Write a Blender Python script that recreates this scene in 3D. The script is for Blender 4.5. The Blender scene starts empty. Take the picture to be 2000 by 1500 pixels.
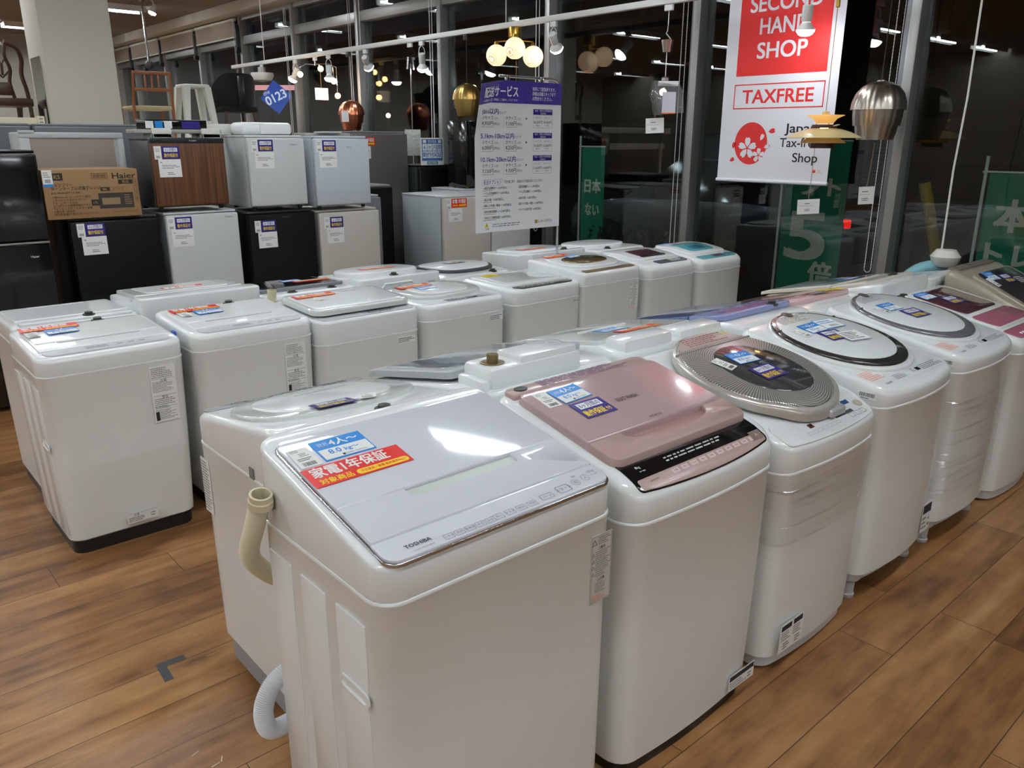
import bpy, bmesh, math, random
from mathutils import Vector, Matrix
random.seed(7)
PI = math.pi
S = bpy.context.scene
C = S.collection

# ------------------------------------------------------------------ camera, world, exposure, ceiling lights
CAM_H = 1.57
def make_camera():
    yaw, pitch, roll = math.radians(48.683), math.radians(17.089), math.radians(0.164)
    f = Vector((math.cos(yaw)*math.cos(pitch), math.sin(yaw)*math.cos(pitch), -math.sin(pitch)))
    r = Vector((math.sin(yaw), -math.cos(yaw), 0)); u = r.cross(f)
    r2 = math.cos(roll)*r + math.sin(roll)*u; u2 = -math.sin(roll)*r + math.cos(roll)*u
    cd = bpy.data.cameras.new('camera'); cd.sensor_width = 36; cd.lens = 36*1559.3/2000
    cd.clip_start = .05; cd.clip_end = 300
    o = bpy.data.objects.new('camera', cd); C.objects.link(o)
    m = Matrix((r2, u2, -f)).transposed().to_4x4(); m.translation = (0, 0, CAM_H)
    o.matrix_world = m
    S.camera = o
make_camera()
S.view_settings.view_transform = 'Standard'
S.view_settings.look = 'None'
S.view_settings.exposure = 0.0
S.view_settings.gamma = 1
S.view_settings.use_curve_mapping = False
try:
    S.cycles.use_denoising = True
    S.cycles.max_bounces = 8
    S.cycles.transparent_max_bounces = 16
    S.cycles.sample_clamp_indirect = 6
    S.cycles.caustics_reflective = False
    S.cycles.caustics_refractive = False
except Exception:
    pass
w = bpy.data.worlds.new('night_sky'); S.world = w; w.use_nodes = True
w.node_tree.nodes['Background'].inputs[0].default_value = (.010, .013, .022, 1)
w.node_tree.nodes['Background'].inputs[1].default_value = .35
LAMP = 78.0         # strength of the ceiling tubes
CEIL = 3.45
WALLX = 5.6         # glass front of the shop
RAILX = 5.12

# ------------------------------------------------------------------ materials
def lin(c):
    c = c/255.0
    return c/12.92 if c <= .04045 else ((c+.055)/1.055)**2.4
def L3(c): return (lin(c[0]), lin(c[1]), lin(c[2]), 1)
_M = {}
def mat(name, col=(200,200,200), rough=.5, metal=0, emit=0, coat=0, spec=.5, trans=0, ior=1.45, bump=None, aniso=0):
    if name in _M: return _M[name]
    m = bpy.data.materials.new(name); m.use_nodes = True
    nt = m.node_tree; b = nt.nodes['Principled BSDF']
    b.inputs['Base Color'].default_value = L3(col)
    b.inputs['Roughness'].default_value = rough
    b.inputs['Metallic'].default_value = metal
    b.inputs['Specular IOR Level'].default_value = spec
    b.inputs['IOR'].default_value = ior
    b.inputs['Coat Weight'].default_value = coat
    b.inputs['Coat Roughness'].default_value = .06
    b.inputs['Transmission Weight'].default_value = trans
    b.inputs['Anisotropic'].default_value = aniso
    if emit:
        b.inputs['Emission Color'].default_value = L3(col)
        b.inputs['Emission Strength'].default_value = emit
    if bump:
        n = nt.nodes.new('ShaderNodeTexNoise'); n.inputs['Scale'].default_value = bump[0]; n.inputs['Detail'].default_value = 3
        t = nt.nodes.new('ShaderNodeTexCoord'); nt.links.new(t.outputs['Object'], n.inputs['Vector'])
        k = nt.nodes.new('ShaderNodeBump'); k.inputs['Strength'].default_value = bump[1]; k.inputs['Distance'].default_value = .01
        nt.links.new(n.outputs['Fac'], k.inputs['Height']); nt.links.new(k.outputs['Normal'], b.inputs['Normal'])
    _M[name] = m
    return m
def N(nt, t, **kw):
    n = nt.nodes.new('ShaderNode'+t)
    for k, v in kw.items():
        if k in n.inputs.keys(): n.inputs[k].default_value = v
        else: setattr(n, k, v)
    return n
def math_(nt, op, a, b=None, c=None):
    n = nt.nodes.new('ShaderNodeMath'); n.operation = op
    for i, x in enumerate((a, b, c)):
        if x is None: continue
        if isinstance(x, (int, float)): n.inputs[i].default_value = x
        else: nt.links.new(x, n.inputs[i])
    return n.outputs[0]
def ramp(nt, fac, stops):
    r = nt.nodes.new('ShaderNodeValToRGB'); e = r.color_ramp.elements
    while len(e) < len(stops): e.new(.5)
    for k, (p, c) in zip(e, stops):
        k.position = p; k.color = L3(c)
    nt.links.new(fac, r.inputs[0]); return r.outputs[0]
def glass_mat(name, tint=(255,255,255), f0=.06, rough=0.0, bump=None, opac=0.0, ocol=(200,200,200)):
    """thin pane: see-through with mirror reflection rising towards grazing angles"""
    if name in _M: return _M[name]
    m = bpy.data.materials.new(name); m.use_nodes = True; nt = m.node_tree; nt.nodes.clear()
    out = N(nt, 'OutputMaterial'); g = N(nt, 'NewGeometry')
    d = nt.nodes.new('ShaderNodeVectorMath'); d.operation = 'DOT_PRODUCT'
    nt.links.new(g.outputs['Incoming'], d.inputs[0]); nt.links.new(g.outputs['Normal'], d.inputs[1])
    c = math_(nt, 'ABSOLUTE', d.outputs['Value'])
    p = math_(nt, 'POWER', math_(nt, 'SUBTRACT', 1.0, c), 5.0)
    fac = math_(nt, 'MULTIPLY_ADD', p, 1-f0, f0)
    tr = N(nt, 'BsdfTransparent'); tr.inputs[0].default_value = L3(tint)
    gl = N(nt, 'BsdfGlossy'); gl.inputs['Roughness'].default_value = rough; gl.inputs[0].default_value = (1,1,1,1)
    if bump:
        n = N(nt, 'TexNoise', Scale=bump[0], Detail=4.0); t = N(nt, 'TexCoord')
        mp = N(nt, 'Mapping'); mp.inputs['Scale'].default_value = bump[2] if len(bump) > 2 else (1,1,1)
        nt.links.new(t.outputs['Object'], mp.inputs[0]); nt.links.new(mp.outputs[0], n.inputs['Vector'])
        k = N(nt, 'Bump', Strength=bump[1], Distance=.02)
        nt.links.new(n.outputs['Fac'], k.inputs['Height']); nt.links.new(k.outputs[0], gl.inputs['Normal'])
    mx = N(nt, 'MixShader'); nt.links.new(fac, mx.inputs[0])
    base = tr.outputs[0]
    if opac:
        df = N(nt, 'BsdfDiffuse'); df.inputs[0].default_value = L3(ocol)
        m2 = N(nt, 'MixShader'); m2.inputs[0].default_value = opac
        nt.links.new(tr.outputs[0], m2.inputs[1]); nt.links.new(df.outputs[0], m2.inputs[2]); base = m2.outputs[0]
    nt.links.new(base, mx.inputs[1]); nt.links.new(gl.outputs[0], mx.inputs[2])
    nt.links.new(mx.outputs[0], out.inputs[0])
    _M[name] = m
    return m

WHITE = mat('white_enamel', (236,239,238), .28, coat=.5)
WHITE2 = mat('white_plastic_gloss', (239,242,242), .22, coat=.5)
OFFW = mat('off_white_plastic', (226,226,216), .4)
GREYP = mat('grey_plastic', (150,152,156), .45)
LGREY = mat('light_grey_panel', (196,197,200), .35)
DGREY = mat('dark_grey_plastic', (62,62,66), .45)
BLACK = mat('black_plastic', (18,18,20), .4)
BLACKG = mat('black_gloss', (12,12,14), .12, coat=.4)
PAPER = mat('white_paper', (240,240,238), .6)
INK = mat('dark_ink', (45,45,52), .7)
INKG = mat('grey_ink', (120,122,126), .7)
RED = mat('red_print', (222,32,30), .35)
YEL = mat('yellow_print', (250,214,40), .4)
BLUE = mat('blue_print', (38,138,222), .35)
NAVY = mat('navy_print', (38,28,120), .35)
ORANGE = mat('orange_print', (232,120,60), .5)
CHROME = mat('chrome', (215,217,220), .14, 1)
ALU = mat('brushed_aluminium', (168,168,166), .42, .75)
STEEL = mat('stainless_steel', (150,146,142), .45, .6)
BULB = mat('lit_bulb', (240,246,255), .3, emit=60)
WARMB = mat('lit_warm_bulb', (255,196,120), .3, emit=26)
BRASS = mat('brass', (190,150,70), .3, 1)
RUBBER = mat('black_rubber', (16,16,16), .6)

# ------------------------------------------------------------------ mesh builder
def rotz(a): return Matrix.Rotation(a, 4, 'Z')
def T(x, y, z): return Matrix.Translation((x, y, z))
def frame(o, x, y):
    """matrix whose local X, Y axes are the directions x, y"""
    x = Vector(x).normalized(); z = x.cross(Vector(y)).normalized(); y = z.cross(x)
    m = Matrix((x, y, z)).transposed().to_4x4(); m.translation = Vector(o); return m
_TX = {}
def text_geo(s, res=2):
    k = (s, res)
    if k not in _TX:
        c = bpy.data.curves.new('lettering', 'FONT'); c.body = s; c.resolution_u = res
        o = bpy.data.objects.new('lettering', c); C.objects.link(o)
        m = bpy.data.meshes.new_from_object(o.evaluated_get(bpy.context.evaluated_depsgraph_get()))
        v = [tuple(p.co) for p in m.vertices]; f = [tuple(p.vertices) for p in m.polygons]
        bpy.data.objects.remove(o); bpy.data.curves.remove(c); bpy.data.meshes.remove(m)
        _TX[k] = (v, f)
    return _TX[k]
def curve(pts, n=8):
    """smooth path through pts"""
    P = [Vector(p) for p in pts]; o = []
    for i in range(len(P)-1):
        a, b, c, d = P[max(i-1,0)], P[i], P[i+1], P[min(i+2,len(P)-1)]
        for k in range(n):
            u = k/n; o.append(.5*((2*b)+(c-a)*u+(2*a-5*b+4*c-d)*u*u+(3*b-a-3*c+d)*u**3))
    return o+[P[-1]]
class MB:
    def __init__(s): s.v = []; s.f = []; s.fm = []; s.fs = []; s.mats = []
    def mi(s, m):
        if m not in s.mats: s.mats.append(m)
        return s.mats.index(m)
    def add(s, vs, fs, m, M=None, smooth=True):
        o = len(s.v); i = s.mi(m)
        s.v += [tuple(M @ Vector(p)) for p in vs] if M is not None else [tuple(p) for p in vs]
        for f in fs: s.f.append(tuple(o+k for k in f)); s.fm.append(i); s.fs.append(smooth)
        return s
    def box(s, x0, x1, y0, y1, z0, z1, m, bev=0, M=None, seg=2):
        if not bev:
            v = [(x,y,z) for z in (z0,z1) for y in (y0,y1) for x in (x0,x1)]
            return s.add(v, [(0,2,3,1),(4,5,7,6),(0,1,5,4),(2,6,7,3),(0,4,6,2),(1,3,7,5)], m, M)
        b = bmesh.new(); bmesh.ops.create_cube(b, size=1)
        for p in b.verts: p.co = ((x0+x1)/2+p.co.x*(x1-x0), (y0+y1)/2+p.co.y*(y1-y0), (z0+z1)/2+p.co.z*(z1-z0))
        bmesh.ops.bevel(b, geom=list(b.edges), offset=min(bev, .49*min(abs(x1-x0),abs(y1-y0),abs(z1-z0))), segments=seg, affect='EDGES', profile=.5)
        b.verts.index_update(); vs = [tuple(p.co) for p in b.verts]; fs = [tuple(q.index for q in f.verts) for f in b.faces]; b.free()
        return s.add(vs, fs, m, M)
    def quad(s, a, b, c, d, m, M=None): return s.add([a,b,c,d], [(0,1,2,3)], m, M, False)
    def rect(s, x0, x1, y0, y1, m, M=None, z=0): return s.quad((x0,y0,z),(x1,y0,z),(x1,y1,z),(x0,y1,z), m, M)
    def poly(s, pts, m, M=None): return s.add(pts, [tuple(range(len(pts)))], m, M, False)
    def prism(s, pts, z0, z1, m, M=None):
        n = len(pts); v = [(x,y,z0) for x,y in pts]+[(x,y,z1) for x,y in pts]
        f = [tuple(range(n-1,-1,-1)), tuple(range(n,2*n))]+[(i,(i+1)%n,n+(i+1)%n,n+i) for i in range(n)]
        return s.add(v, f, m, M)
    def loft(s, rings, m, M=None, closed=True, cap0=False, cap1=False):
        n = len(rings[0]); v = [p for r in rings for p in r]; f = []
        for k in range(len(rings)-1):
            for i in range(n if closed else n-1):
                j = (i+1)%n; f.append((k*n+i, k*n+j, (k+1)*n+j, (k+1)*n+i))
        if cap0: f.append(tuple(range(n-1,-1,-1)))
        if cap1: f.append(tuple((len(rings)-1)*n+i for i in range(n)))
        return s.add(v, f, m, M)
    def lathe(s, prof, m, n=24, M=None, flute=0, nf=0, cap0=False, cap1=False):
        rings = []
        for r, z in prof:
            rings.append([((r*(1+flute*abs(math.cos(nf*a/2)))) * math.cos(a), (r*(1+flute*abs(math.cos(nf*a/2))))*math.sin(a), z) for a in (2*PI*i/n for i in range(n))])
        return s.loft(rings, m, M, cap0=cap0, cap1=cap1)
    def tube(s, path, r, m, n=8, M=None, caps=True, closed=False):
        P = [Vector(p) for p in path]; rings = []; up = None
        rr = r if isinstance(r, (list, tuple)) else [r]*len(P)
        for i, p in enumerate(P):
            if closed: t = P[(i+1)%len(P)]-P[i-1]
            else: t = P[min(i+1,len(P)-1)]-P[max(i-1,0)]
            t.normalize()
            if up is None: up = t.orthogonal().normalized()
            up = (up - t*up.dot(t)).normalized(); q = t.cross(up)
            rings.append([tuple(p+rr[i]*(math.cos(2*PI*k/n)*up+math.sin(2*PI*k/n)*q)) for k in range(n)])
        if closed: rings.append(rings[0]); caps = False
        return s.loft(rings, m, M, cap0=caps, cap1=caps)
    def ball(s, c, r, m, n=12, M=None, sz=1):
        pr = [(max(1e-4, r*math.sin(PI*k/(n//1))), -r*sz*math.cos(PI*k/n)) for k in range(n+1)]
        return s.lathe(pr, m, n*2, (M or Matrix())@T(*c))
    def text(s, t, M, h, m, align='C', bold=0.0, fit=None, z=.0004, sx=1.0):
        """h: cap height; fit: width to fill"""
        v, f = text_geo(t, 8 if h > .04 else 2)
        if not v: return s
        x0 = min(p[0] for p in v); x1 = max(p[0] for p in v); k = h/.7
        kx = k*sx
        if fit: kx = fit/(x1-x0)
        ax = {'C': (x0+x1)/2, 'L': x0, 'R': x1}[align]; g = bold*.8
        for q, (dx, dy) in enumerate(((0,0),) if not bold else ((-g,-g*.6),(g,-g*.6),(g,g*.6),(-g,g*.6))):
            s.add([((p[0]+dx-ax)*kx, (p[1]+dy)*k-h/2, z+q*1e-5) for p in v], f, m, M, False)
        return s
    def lines(s, M, x0, x1, y0, y1, n, m, z=.0004, seed=1, fill=.42):
        """tiny unreadable rows of print"""
        R = random.Random(seed); dy = (y1-y0)/n
        for i in range(n):
            y = y1-(i+.5)*dy; x = x0; e = x0+(x1-x0)*R.uniform(.55, 1)
            while x < e:
                wd = (x1-x0)*R.uniform(.02, .10); s.rect(x, min(x+wd, x1), y-dy*fill/2, y+dy*fill/2, m, M, z); x += wd+(x1-x0)*.018
        return s
    def barcode(s, M, x0, x1, y0, y1, m, z=.0004, seed=1):
        R = random.Random(seed); x = x0
        while x < x1:
            wd = (x1-x0)*R.uniform(.015, .05); s.rect(x, min(x+wd, x1), y0, y1, m, M, z); x += wd+(x1-x0)*R.uniform(.02, .05)
        return s
    def mesh(s, name, sharp=32):
        b = bmesh.new(); vs = [b.verts.new(p) for p in s.v]
        for f, i, sm in zip(s.f, s.fm, s.fs):
            q = []
            for k in f:
                if not q or vs[k] is not q[-1]: q.append(vs[k])
            try:
                fc = b.faces.new(q); fc.material_index = i; fc.smooth = sm
            except ValueError: pass
        bmesh.ops.remove_doubles(b, verts=b.verts, dist=2e-5)
        bmesh.ops.dissolve_degenerate(b, edges=b.edges, dist=1e-6)
        bmesh.ops.recalc_face_normals(b, faces=b.faces)
        lim = math.radians(sharp)
        for e in b.edges:
            if len(e.link_faces) == 2: e.smooth = e.calc_face_angle(0) < lim
        me = bpy.data.meshes.new(name); b.to_mesh(me); b.free()
        for m in s.mats: me.materials.append(m)
        return me
    def build(s, name, parent=None, M=None, label=None, sharp=32):
        o = bpy.data.objects.new(name, s.mesh(name, sharp)); C.objects.link(o)
        if parent: o.parent = parent
        if M is not None: o.matrix_local = M
        if label: o['label'] = label
        return o
def thing(name, label, cat, M=None, group=None):
    o = bpy.data.objects.new(name, None); C.objects.link(o); o.empty_display_size = .1
    if M is not None: o.matrix_world = M
    o['label'] = label; o['category'] = cat
    if group: o['group'] = group
    return o
def tag(o, label, cat, group=None, kind=None):
    o['label'] = label; o['category'] = cat
    if group: o['group'] = group
    if kind: o['kind'] = kind
    return o
def struct(o, label=None):
    o['kind'] = 'structure'
    if label: o['label'] = label
    return o
def copy_thing(r, M, label, group=None):
    c = r.copy(); C.objects.link(c); c.matrix_world = M; c['label'] = label
    if group: c['group'] = group
    for ch in r.children:
        d = ch.copy(); C.objects.link(d); d.parent = c
        for g in ch.children:
            e = g.copy(); C.objects.link(e); e.parent = d
    return c

# ------------------------------------------------------------------ the setting
XL, YB, YF = -9.0, -5.5, 18.6      # left wall, wall behind the camera, far wall
def floor_mat():
    m = bpy.data.materials.new('worn_wood_vinyl_planks'); m.use_nodes = True; nt = m.node_tree; b = nt.nodes['Principled BSDF']
    g = N(nt, 'NewGeometry'); sp = N(nt, 'SeparateXYZ'); nt.links.new(g.outputs['Position'], sp.inputs[0])
    X, Y = sp.outputs['X'], sp.outputs['Y']
    PW = .1821
    v = math_(nt, 'DIVIDE', math_(nt, 'SUBTRACT', Y, .833-10*PW), PW)
    row = math_(nt, 'FLOOR', v); fv = math_(nt, 'FRACT', v)
    wn = N(nt, 'TexWhiteNoise', noise_dimensions='1D'); nt.links.new(row, wn.inputs['W'])
    u = math_(nt, 'ADD', math_(nt, 'DIVIDE', X, 1.2), math_(nt, 'MULTIPLY', wn.outputs['Value'], 7.3))
    fu = math_(nt, 'FRACT', u); col = math_(nt, 'FLOOR', u)
    pid = math_(nt, 'ADD', math_(nt, 'MULTIPLY', row, 17.13), math_(nt, 'MULTIPLY', col, 3.71))
    wp = N(nt, 'TexWhiteNoise', noise_dimensions='1D'); nt.links.new(pid, wp.inputs['W'])
    # grain: noise stretched along the plank, shifted per plank
    cb = N(nt, 'CombineXYZ')
    nt.links.new(math_(nt, 'ADD', math_(nt, 'MULTIPLY', X, 1.1), math_(nt, 'MULTIPLY', wp.outputs['Value'], 40)), cb.inputs[0])
    nt.links.new(math_(nt, 'MULTIPLY', Y, 7.0), cb.inputs[1]); nt.links.new(pid, cb.inputs[2])
    n1 = N(nt, 'TexNoise', Scale=2.6, Detail=6.0, Roughness=.62); nt.links.new(cb.outputs[0], n1.inputs['Vector'])
    n2 = N(nt, 'TexNoise', Scale=1.1, Detail=2.0, Roughness=.5); nt.links.new(cb.outputs[0], n2.inputs['Vector'])
    n3 = N(nt, 'TexNoise', Scale=9.0, Detail=3.0); nt.links.new(g.outputs['Position'], n3.inputs['Vector'])
    f = math_(nt, 'ADD', math_(nt, 'MULTIPLY', n1.outputs['Fac'], .55), math_(nt, 'MULTIPLY', n2.outputs['Fac'], .45))
    f = math_(nt, 'ADD', f, math_(nt, 'MULTIPLY', math_(nt, 'SUBTRACT', wp.outputs['Value'], .5), .10))
    f = math_(nt, 'ADD', f, math_(nt, 'MULTIPLY', math_(nt, 'SUBTRACT', n3.outputs['Fac'], .5), .22))
    c = ramp(nt, f, [(.26, (62,38,20)), (.38, (108,70,40)), (.50, (142,98,58)), (.62, (164,120,76)), (.76, (184,144,100))])
    # knots
    cb2 = N(nt, 'CombineXYZ'); nt.links.new(math_(nt, 'MULTIPLY', X, 2.2), cb2.inputs[0]); nt.links.new(math_(nt, 'MULTIPLY', Y, 6.5), cb2.inputs[1])
    vo = N(nt, 'TexVoronoi', Scale=.75); nt.links.new(cb2.outputs[0], vo.inputs['Vector'])
    kn = N(nt, 'MapRange'); nt.links.new(vo.outputs['Distance'], kn.inputs[0]); kn.inputs[1].default_value = .03; kn.inputs[2].default_value = .20; kn.inputs[3].default_value = .75; kn.inputs[4].default_value = 0
    kf = math_(nt, 'MULTIPLY', kn.outputs[0], math_(nt, 'GREATER_THAN', n1.outputs['Fac'], .47))
    mk = N(nt, 'MixRGB'); nt.links.new(kf, mk.inputs[0]); nt.links.new(c, mk.inputs[1]); mk.inputs[2].default_value = L3((74,44,24))
    # seams
    sv = math_(nt, 'MINIMUM', fv, math_(nt, 'SUBTRACT', 1.0, fv))
    su = math_(nt, 'MULTIPLY', math_(nt, 'MINIMUM', fu, math_(nt, 'SUBTRACT', 1.0, fu)), 1.2/PW)
    seam = math_(nt, 'LESS_THAN', math_(nt, 'MINIMUM', sv, su), .0075)
    ms = N(nt, 'MixRGB'); nt.links.new(seam, ms.inputs[0]); nt.links.new(mk.outputs[0], ms.inputs[1]); ms.inputs[2].default_value = L3((58,38,24))
    nt.links.new(ms.outputs[0], b.inputs['Base Color'])
    rr = N(nt, 'MapRange'); nt.links.new(n3.outputs['Fac'], rr.inputs[0]); rr.inputs[3].default_value = .24; rr.inputs[4].default_value = .46
    nt.links.new(rr.outputs[0], b.inputs['Roughness'])
    bp = N(nt, 'Bump', Strength=.25, Distance=.004)
    h = math_(nt, 'SUBTRACT', math_(nt, 'MULTIPLY', n1.outputs['Fac'], .25), math_(nt, 'MULTIPLY', seam, .6))
    nt.links.new(h, bp.inputs['Height']); nt.links.new(bp.outputs[0], b.inputs['Normal'])
    b.inputs['Specular IOR Level'].default_value = .45
    return m
def ceiling_mat():
    m = mat('ceiling_board', (158,149,140), .8); nt = m.node_tree; b = nt.nodes['Principled BSDF']
    g = N(nt, 'NewGeometry'); br = N(nt, 'TexBrick'); nt.links.new(g.outputs['Position'], br.inputs['Vector'])
    br.inputs['Scale'].default_value = 1; br.inputs['Mortar Size'].default_value = .004; br.inputs['Brick Width'].default_value = 1.82; br.inputs['Row Height'].default_value = .91
    for i, c in ((0,(158,149,140)),(1,(153,144,135))): br.inputs[i+1].default_value = L3(c)
    br.inputs['Mortar'].default_value = L3((95,88,82)); nt.links.new(br.outputs['Color'], b.inputs['Base Color'])
    return m
WALLM = mat('painted_wall', (176,172,164), .7)
struct(MB().box(XL-.1, WALLX+.12, YB-.1, YF+.1, -.12, 0, floor_mat()).build('floor'))
struct(MB().box(XL-.1, WALLX+.12, YB-.1, YF+.1, CEIL, CEIL+.1, ceiling_mat()).build('ceiling'))
struct(MB().box(XL-.1, XL, YB, YF, 0, CEIL, mat('taupe_wall', (132,122,112), .7)).build('wall_left'))
struct(MB().box(XL-.1, WALLX+.12, YB-.1, YB, 0, CEIL, WALLM).build('wall_near'))
struct(MB().box(XL-.1, WALLX+.12, YF, YF+.1, 0, CEIL, WALLM).build('wall_far'))
struct(MB().box(WALLX-.32, WALLX-.04, YB, YF, CEIL-.15, CEIL-.002, mat('header_cream', (206,200,186), .6), .01).build('trim_1'))
# glass front, one bay after another
PANE = glass_mat('window_glass', (232,238,238), .05)
MUL = [2.45+1.675*k for k in range(-5, 10)]
edges = [YB]+MUL+[YF]
def window(n, y0, y1, first):
    b = MB(); x0, x1 = WALLX-.07, WALLX+.06
    if not first:
        b.box(x0-.03, x1, y0-.045, y0+.018, 0, CEIL-.15, ALU, .004)
        b.box(x0+.03, x1-.02, y0+.018, y0+.075, 0, CEIL-.15, mat('grey_aluminium', (120,121,122), .5, .6), .003)
    b.box(x0, x1, y0, y1, 2.915, 3.03, ALU, .004)
    b.box(x0, x1, y0, y1, .0, .12, ALU, .004)
    b.box(x0, x1, y0, y1, CEIL-.2, CEIL-.15, ALU)
    o = struct(b.build('window_%d' % n))
    for z0, z1 in ((.12, 2.915), (3.03, CEIL-.2)):
        MB().box(WALLX-.004, WALLX+.004, y0+.05, y1-.04, z0, z1, PANE).build('pane', o)
    return o
wins = []
for i in range(len(edges)-1):
    if edges[i+1]-edges[i] > .2: wins.append(window(i+1, edges[i], edges[i+1], i == 0))
BLIND = mat('beige_roller_cloth', (158,142,128), .85, bump=(160,.1))
for k, y in enumerate(MUL):
    if y < 12.3: continue
    y1 = (MUL+[YF])[k+1] if k+1 < len(MUL) else YF
    t = thing('roller_blind', '', 'blind', T(WALLX-.13, y, 0), 'roller blinds over the far windows')
    t['label'] = 'beige roller blind half lowered over the upper pane of %s window' % ('the farthest' if y1 > 17.8 else ['the first blinded', 'the second blinded', 'the third blinded', 'the fourth blinded'][sum(1 for q in MUL if 12.3 <= q < y)])
    MB().box(-.004, .004, .06, y1-y-.06, 3.03, CEIL-.2, BLIND).build('blind_cloth', t)
    MB().tube([(0,.05,CEIL-.185),(0,y1-y-.05,CEIL-.185)], .022, OFFW).build('roller_tube', t)
    MB().box(-.012, .012, .06, y1-y-.06, 3.012, 3.03, OFFW).build('bottom_bar', t)
# window openers: dark arms beside the far mullions
for k, y in enumerate(MUL):
    if 12 < y < 18:
        o = MB().box(WALLX-.16, WALLX-.11, y-.02, y+.03, 2.85, 3.2, DGREY, .01).box(WALLX-.17, WALLX-.1, y-.03, y+.04, 2.8, 2.87, BLACK, .01).build('window_opener')
        tag(o, 'dark window opener arm on the aluminium post, %s from the shop end' % ['first','second','third','fourth','fifth'][min(4, k-11)], 'window opener', 'window openers')
# pull chains of the blinds
CHAIN = mat('chain_white', (222,222,220), .5)
pos = {0: 'by the post right of the banner', 1: 'by the post left of the banner', 2: 'behind the hanging delivery price sign', 3: 'behind the six-month guarantee card',
       4: 'behind the copper lamp', 5: 'near the farthest warm spot lamp', 6: 'by the first blinded window'}
for k in range(7):
    y = MUL[5]+1.675*k
    p = []
    for i in range(9): p.append((0, -.022*math.cos(PI*i/8), .72-.022*math.sin(PI*i/8)))
    p += [(0, .022, CEIL-.2), (0, -.022, CEIL-.2)]
    b = MB()
    if y < 5:                       # near enough to see the beads
        b.tube(p, .0022, CHAIN, 5, closed=True)
        for z in range(0, 118):
            for s in (-.022, .022): b.ball((0, s, .73+z*.0213), .0042, CHAIN, 4)
    else: b.tube(p, .0038, CHAIN, 5, closed=True)
    o = b.build('blind_chain', M=T(WALLX-.15, y+.055, 0)); tag(o, 'white blind pull chain hanging in a loop '+pos[k], 'blind chain', 'blind chains along the glass')
# ceiling lights: twin tubes in open white troughs
TUBE = mat('lit_tube', (239,248,252), .4, emit=LAMP)
TROF = mat('white_reflector', (235,235,232), .4)
def ceiling_light():
    t = thing('ceiling_light', '', 'ceiling light')
    MB().box(-.64, .64, -.14, .14, -.02, 0, TROF, .006).box(-.64, .64, -.145, -.135, -.085, 0, TROF).box(-.64, .64, .135, .145, -.085, 0, TROF).build('housing', t)
    for s in (-.07, .07): MB().tube([(-.6, s, -.045), (.6, s, -.045)], .016, TUBE, 10).build('tube', t)
    return t
cl = ceiling_light(); first = True; k = 0
rows = ['nearest', 'second', 'third', 'fourth', 'fifth', 'sixth', 'seventh']
for j, y in enumerate((-3.2, .2, 3.6, 7.0, 10.4, 13.6, 16.8)):
    for i, x in enumerate((3.86, 1.4, -1.1, -3.6, -6.1, -8.3)):
        lab = 'white twin-tube ceiling light, %s row from behind the camera, %s from the glass' % (rows[j], ['first','second','third','fourth','fifth','sixth'][i])
        Mx = T(x, y, CEIL-.001)
        if first: cl.matrix_world = Mx; cl['label'] = lab; cl['group'] = 'ceiling lights'; first = False
        else: copy_thing(cl, Mx, lab, 'ceiling lights')
# white pillar with a strip mirror
PIL = mat('pillar_paint', (198,193,182), .55)
o = struct(MB().box(2.02, 2.66, 9.0, 9.6, 0, CEIL, PIL, .012).build('pillar'))
MB().box(2.012, 2.021, 9.12, 9.5, 1.3, 2.31, mat('mirror_glass', (190,200,198), .03, 1)).build('mirror', o)
# outside
GRD = mat('asphalt', (40,40,42), .75, bump=(60,.4))
struct(MB().box(WALLX+.13, 60, -20, 60, -.25, -.12, GRD).build('ground'))
FAC = mat('dark_facade', (40,40,42), .8)
b = MB().box(26, 34, -12, 55, -.12, 7, FAC)
o = tag(b.build('street_building'), 'long low dark building across the street', 'building')
LITW = mat('dim_lit_window', (52,48,42), .6, emit=.015)
for k in range(9): MB().box(25.97, 26.0, -4+6*k, -1+6*k, .9, 2.2, LITW).build('window_strip', o)

# ------------------------------------------------------------------ washing machines
def half_rect(x1, y0, y1, r, bow=0, n=5, step=.03, rb=None):
    """right half of a rounded rectangle, front centre to back centre"""
    rb = r if rb is None else rb
    bw = lambda x: -bow*(1-(x/x1)**2)
    p = []
    if bow: p += [((x1-r)*k/6, y0+bw((x1-r)*k/6)) for k in range(6)]
    else: p += [((x1-r)*.0, y0)]
    for k in range(n+1):
        a = PI/2*k/n; x = x1-r+r*math.sin(a); p.append((x, y0+r-r*math.cos(a)+bw(x)))
    m = max(1, int((y1-rb-y0-r)/step))
    p += [(x1, y0+r+(y1-rb-y0-r)*k/m) for k in range(1, m)]
    for k in range(n+1):
        a = PI/2*k/n; p.append((x1-rb+rb*math.cos(a), y1-rb+rb*math.sin(a)))
    p.append((0, y1))
    return p
def half_egg(x1, y0, y1, n=26, k=.66, ef=.92, eb=.72):
    p = []; yc = y0+k*(y1-y0)
    for i in range(n+1):
        a = -PI/2+PI*i/n; c, q = abs(math.cos(a)), abs(math.sin(a)); e = ef if a < 0 else eb
        p.append((x1*c**e, yc-(yc-y0)*q**e if a < 0 else yc+(y1-yc)*q**e))
    p[0] = (0, y0); p[-1] = (0, y1); return p
def half_oval(x1, y0, y1, n=22, e=1.0):
    p = []
    for k in range(n+1):
        a = -PI/2+PI*k/n; c, s = math.cos(a), math.sin(a)
        p.append((x1*abs(c)**e, (y0+y1)/2+(y1-y0)/2*(abs(s)**e)*(1 if s > 0 else -1)))
    p[0] = (0, y0); p[-1] = (0, y1)
    return p
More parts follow.
